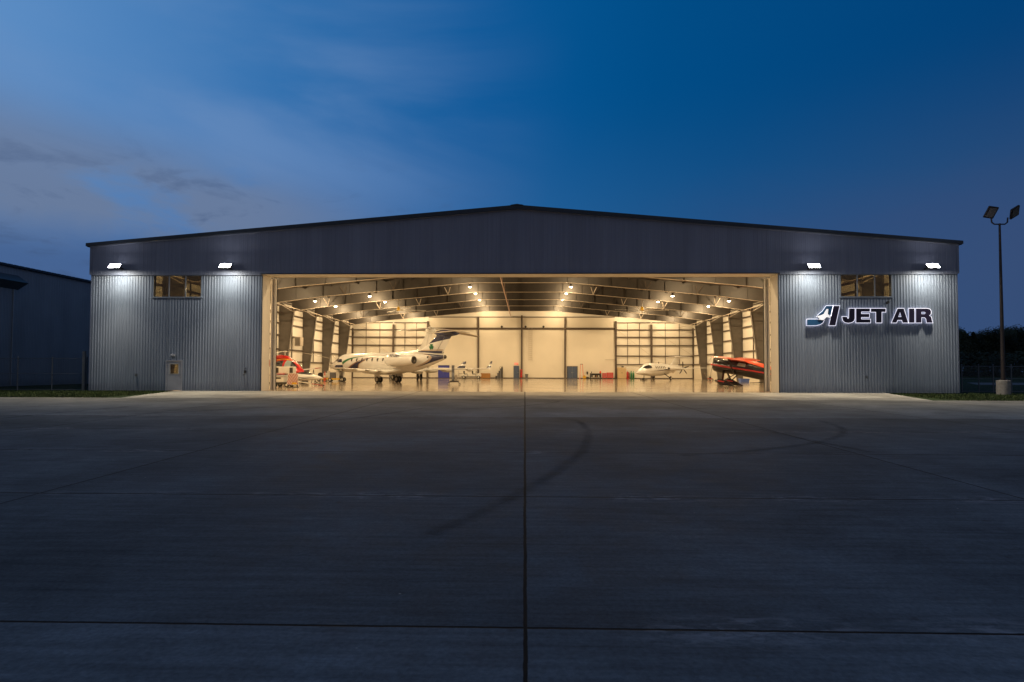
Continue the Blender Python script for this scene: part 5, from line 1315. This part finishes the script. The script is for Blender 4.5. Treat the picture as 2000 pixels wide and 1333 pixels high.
for i,px in enumerate(pxs):
    Y=118+14*((i*7)%5)/4+ (i%3)*6
    kind='pine' if i%6==3 else 'broad'
    top={0:641,1:646,2:644,3:639,4:647}[(i*3)%5] - (10 if px>1960 else 0)
    p=P(px,top,Y);s_=p.z/14
    near='hangar corner' if px<1915 else ('light pole' if px<1975 else 'right edge')
    word=['leftmost','second','third','fourth','fifth','sixth','seventh','eighth','ninth','tenth','eleventh','twelfth','thirteenth','fourteenth','fifteenth','sixteenth','seventeenth','eighteenth','nineteenth'][i]
    tree(kind,i%3,p.x,Y,s_,('dark pine, ' if kind=='pine' else 'dark bushy tree, ')+word+' from left in the far line by the '+near)
# low brush closing the foot of the tree line
b=MB();rnd=random.Random(5)
for i in range(24000):
    x=rnd.uniform(95,200);y=116+rnd.uniform(-8,22);z=rnd.random()**1.3*6.5;s_=rnd.uniform(.25,.6)
    u=Vector((rnd.gauss(0,1),rnd.gauss(0,1),rnd.gauss(0,1))).normalized()*s_;v=u.orthogonal().normalized()*s_;p=Vector((x,y,z));b.quad(p-u,p+v,p+u)
tag(b.build('undergrowth',M['needle']),'dark low undergrowth along the foot of the far tree line','undergrowth',None,'stuff')

# ------------------------------------------------------------------ world : dusk sky
w=bpy.data.worlds.new('World');S.world=w;w.use_nodes=True
nt=w.node_tree;N=nt.nodes;L=nt.links;bg=N['Background']
tc=N.new('ShaderNodeTexCoord');d=tc.outputs['Generated']
nrm=N.new('ShaderNodeVectorMath');nrm.operation='NORMALIZE';L.new(d,nrm.inputs[0]);d=nrm.outputs[0]
sp=N.new('ShaderNodeSeparateXYZ');L.new(d,sp.inputs[0]);X,Y,Z=sp.outputs
def ramp(v,stops):
    r=N.new('ShaderNodeValToRGB');L.new(v,r.inputs[0]);e=r.color_ramp.elements
    while len(e)<len(stops): e.new(.5)
    for i,(p,c) in enumerate(stops): e[i].position=p;e[i].color=(*[((q/255)/12.92 if q/255<=.04045 else ((q/255+.055)/1.055)**2.4) for q in c],1)
    return r.outputs[0]
u=val(N,L,'ADD',val(N,L,'MULTIPLY',X,.5),.5)      # 0 west .. 1 east
hi=ramp(u,[(0.0,(120,160,205)),(.19,(90,139,194)),(.32,(46,110,172)),(.46,(6,88,152)),(.6,(0,76,134)),(.8,(2,64,118)),(1,(10,52,96))])
lo=ramp(u,[(0.0,(92,124,172)),(.14,(84,124,176)),(.3,(78,120,176)),(.42,(62,106,160)),(.52,(40,96,150)),(.66,(32,84,134)),(.82,(50,80,120)),(1,(30,50,92))])
base=mixc(N,L,rng(N,L,Z,.12,.46,0,1,True),lo,hi)
# light band of thin cloud and mauve clouds towards the west
mp=N.new('ShaderNodeMapping');mp.inputs['Rotation'].default_value=(0,math.radians(24),math.radians(8));mp.inputs['Scale'].default_value=(1.0,1.0,2.8);L.new(d,mp.inputs[0])
n1=noise(N,L,mp.outputs[0],2.3,9,.56,.7);n2=noise(N,L,mp.outputs[0],7.5,8,.6,.5)
west=val(N,L,'MULTIPLY',rng(N,L,X,-.12,-.45,0,1,True),rng(N,L,val(N,L,'ADD',Z,val(N,L,'MULTIPLY',X,.12)),.30,.20,0,1,True))
low=rng(N,L,val(N,L,'ADD',Z,val(N,L,'MULTIPLY',n2,.05)),.17,.245,0,1,True)
cl=val(N,L,'MULTIPLY',val(N,L,'MULTIPLY',rng(N,L,val(N,L,'ADD',n1,val(N,L,'MULTIPLY',n2,.35)),.42,.68,0,1,True),west),low)
c1=mixc(N,L,val(N,L,'MULTIPLY',cl,.9),base,(.140,.195,.318))
fd_=val(N,L,'MULTIPLY',val(N,L,'SUBTRACT',1,low),rng(N,L,X,-.2,-.45,0,.75,True))
c1=mixc(N,L,fd_,c1,(.048,.097,.235))
# thin bright veil
veil=val(N,L,'MULTIPLY',rng(N,L,noise(N,L,mp.outputs[0],1.4,6,.5,.6),.42,.7,0,1,True),val(N,L,'MULTIPLY',rng(N,L,X,.1,-.4,0,1,True),rng(N,L,Z,.22,.33,.0,1,True)))
c1=mixc(N,L,val(N,L,'MULTIPLY',veil,.5),c1,(.165,.28,.51))
# darker streak
dk=val(N,L,'MULTIPLY',rng(N,L,n2,.5,.68,0,1,True),val(N,L,'MULTIPLY',rng(N,L,X,.05,-.3,0,1,True),rng(N,L,Z,.36,.22,0,1,True)))
c1=mixc(N,L,val(N,L,'MULTIPLY',dk,.55),c1,(.045,.085,.19))
# faint mauve haze low in the east
ea=val(N,L,'MULTIPLY',rng(N,L,X,.05,.5,0,1,True),rng(N,L,val(N,L,'ADD',Z,val(N,L,'MULTIPLY',n1,.2)),.42,.26,0,1,True))
c1=mixc(N,L,val(N,L,'MULTIPLY',ea,.35),c1,(.045,.065,.17))
# sky behind the viewer is duller
back=rng(N,L,Y,-.15,.35,1,0,True)
c2=mixc(N,L,back,c1,(.092,.106,.148))
zen=rng(N,L,Z,.62,.95,0,1,True);c2=mixc(N,L,zen,c2,(.03,.06,.125))
sky=N.new('ShaderNodeTexSky');sky.sky_type='NISHITA';sky.sun_disc=False;sky.sun_elevation=math.radians(-4);sky.sun_rotation=math.radians(-65)
ad=N.new('ShaderNodeVectorMath');ad.operation='MULTIPLY_ADD';L.new(sky.outputs[0],ad.inputs[0]);ad.inputs[1].default_value=(.02,.02,.02);L.new(c2,ad.inputs[2])
L.new(ad.outputs[0],bg.inputs[0]);bg.inputs[1].default_value=1.0
sd=bpy.data.lights.new('dusk_fill','SUN');sd.energy=.02;sd.angle=math.radians(25);sd.color=(.75,.85,1)  # weak cool directional fill, added although it is after sunset
so=bpy.data.objects.new('dusk_fill',sd);COL.objects.link(so);so.rotation_euler=(math.radians(60),0,math.radians(-60))

S.view_settings.view_transform='Standard';S.view_settings.look='None';S.view_settings.exposure=0;S.view_settings.gamma=1
S.render.engine='CYCLES'
c=S.cycles;c.use_denoising=True;c.max_bounces=8;c.diffuse_bounces=5;c.glossy_bounces=4;c.transparent_max_bounces=12;c.sample_clamp_indirect=6;c.caustics_reflective=False;c.caustics_refractive=False
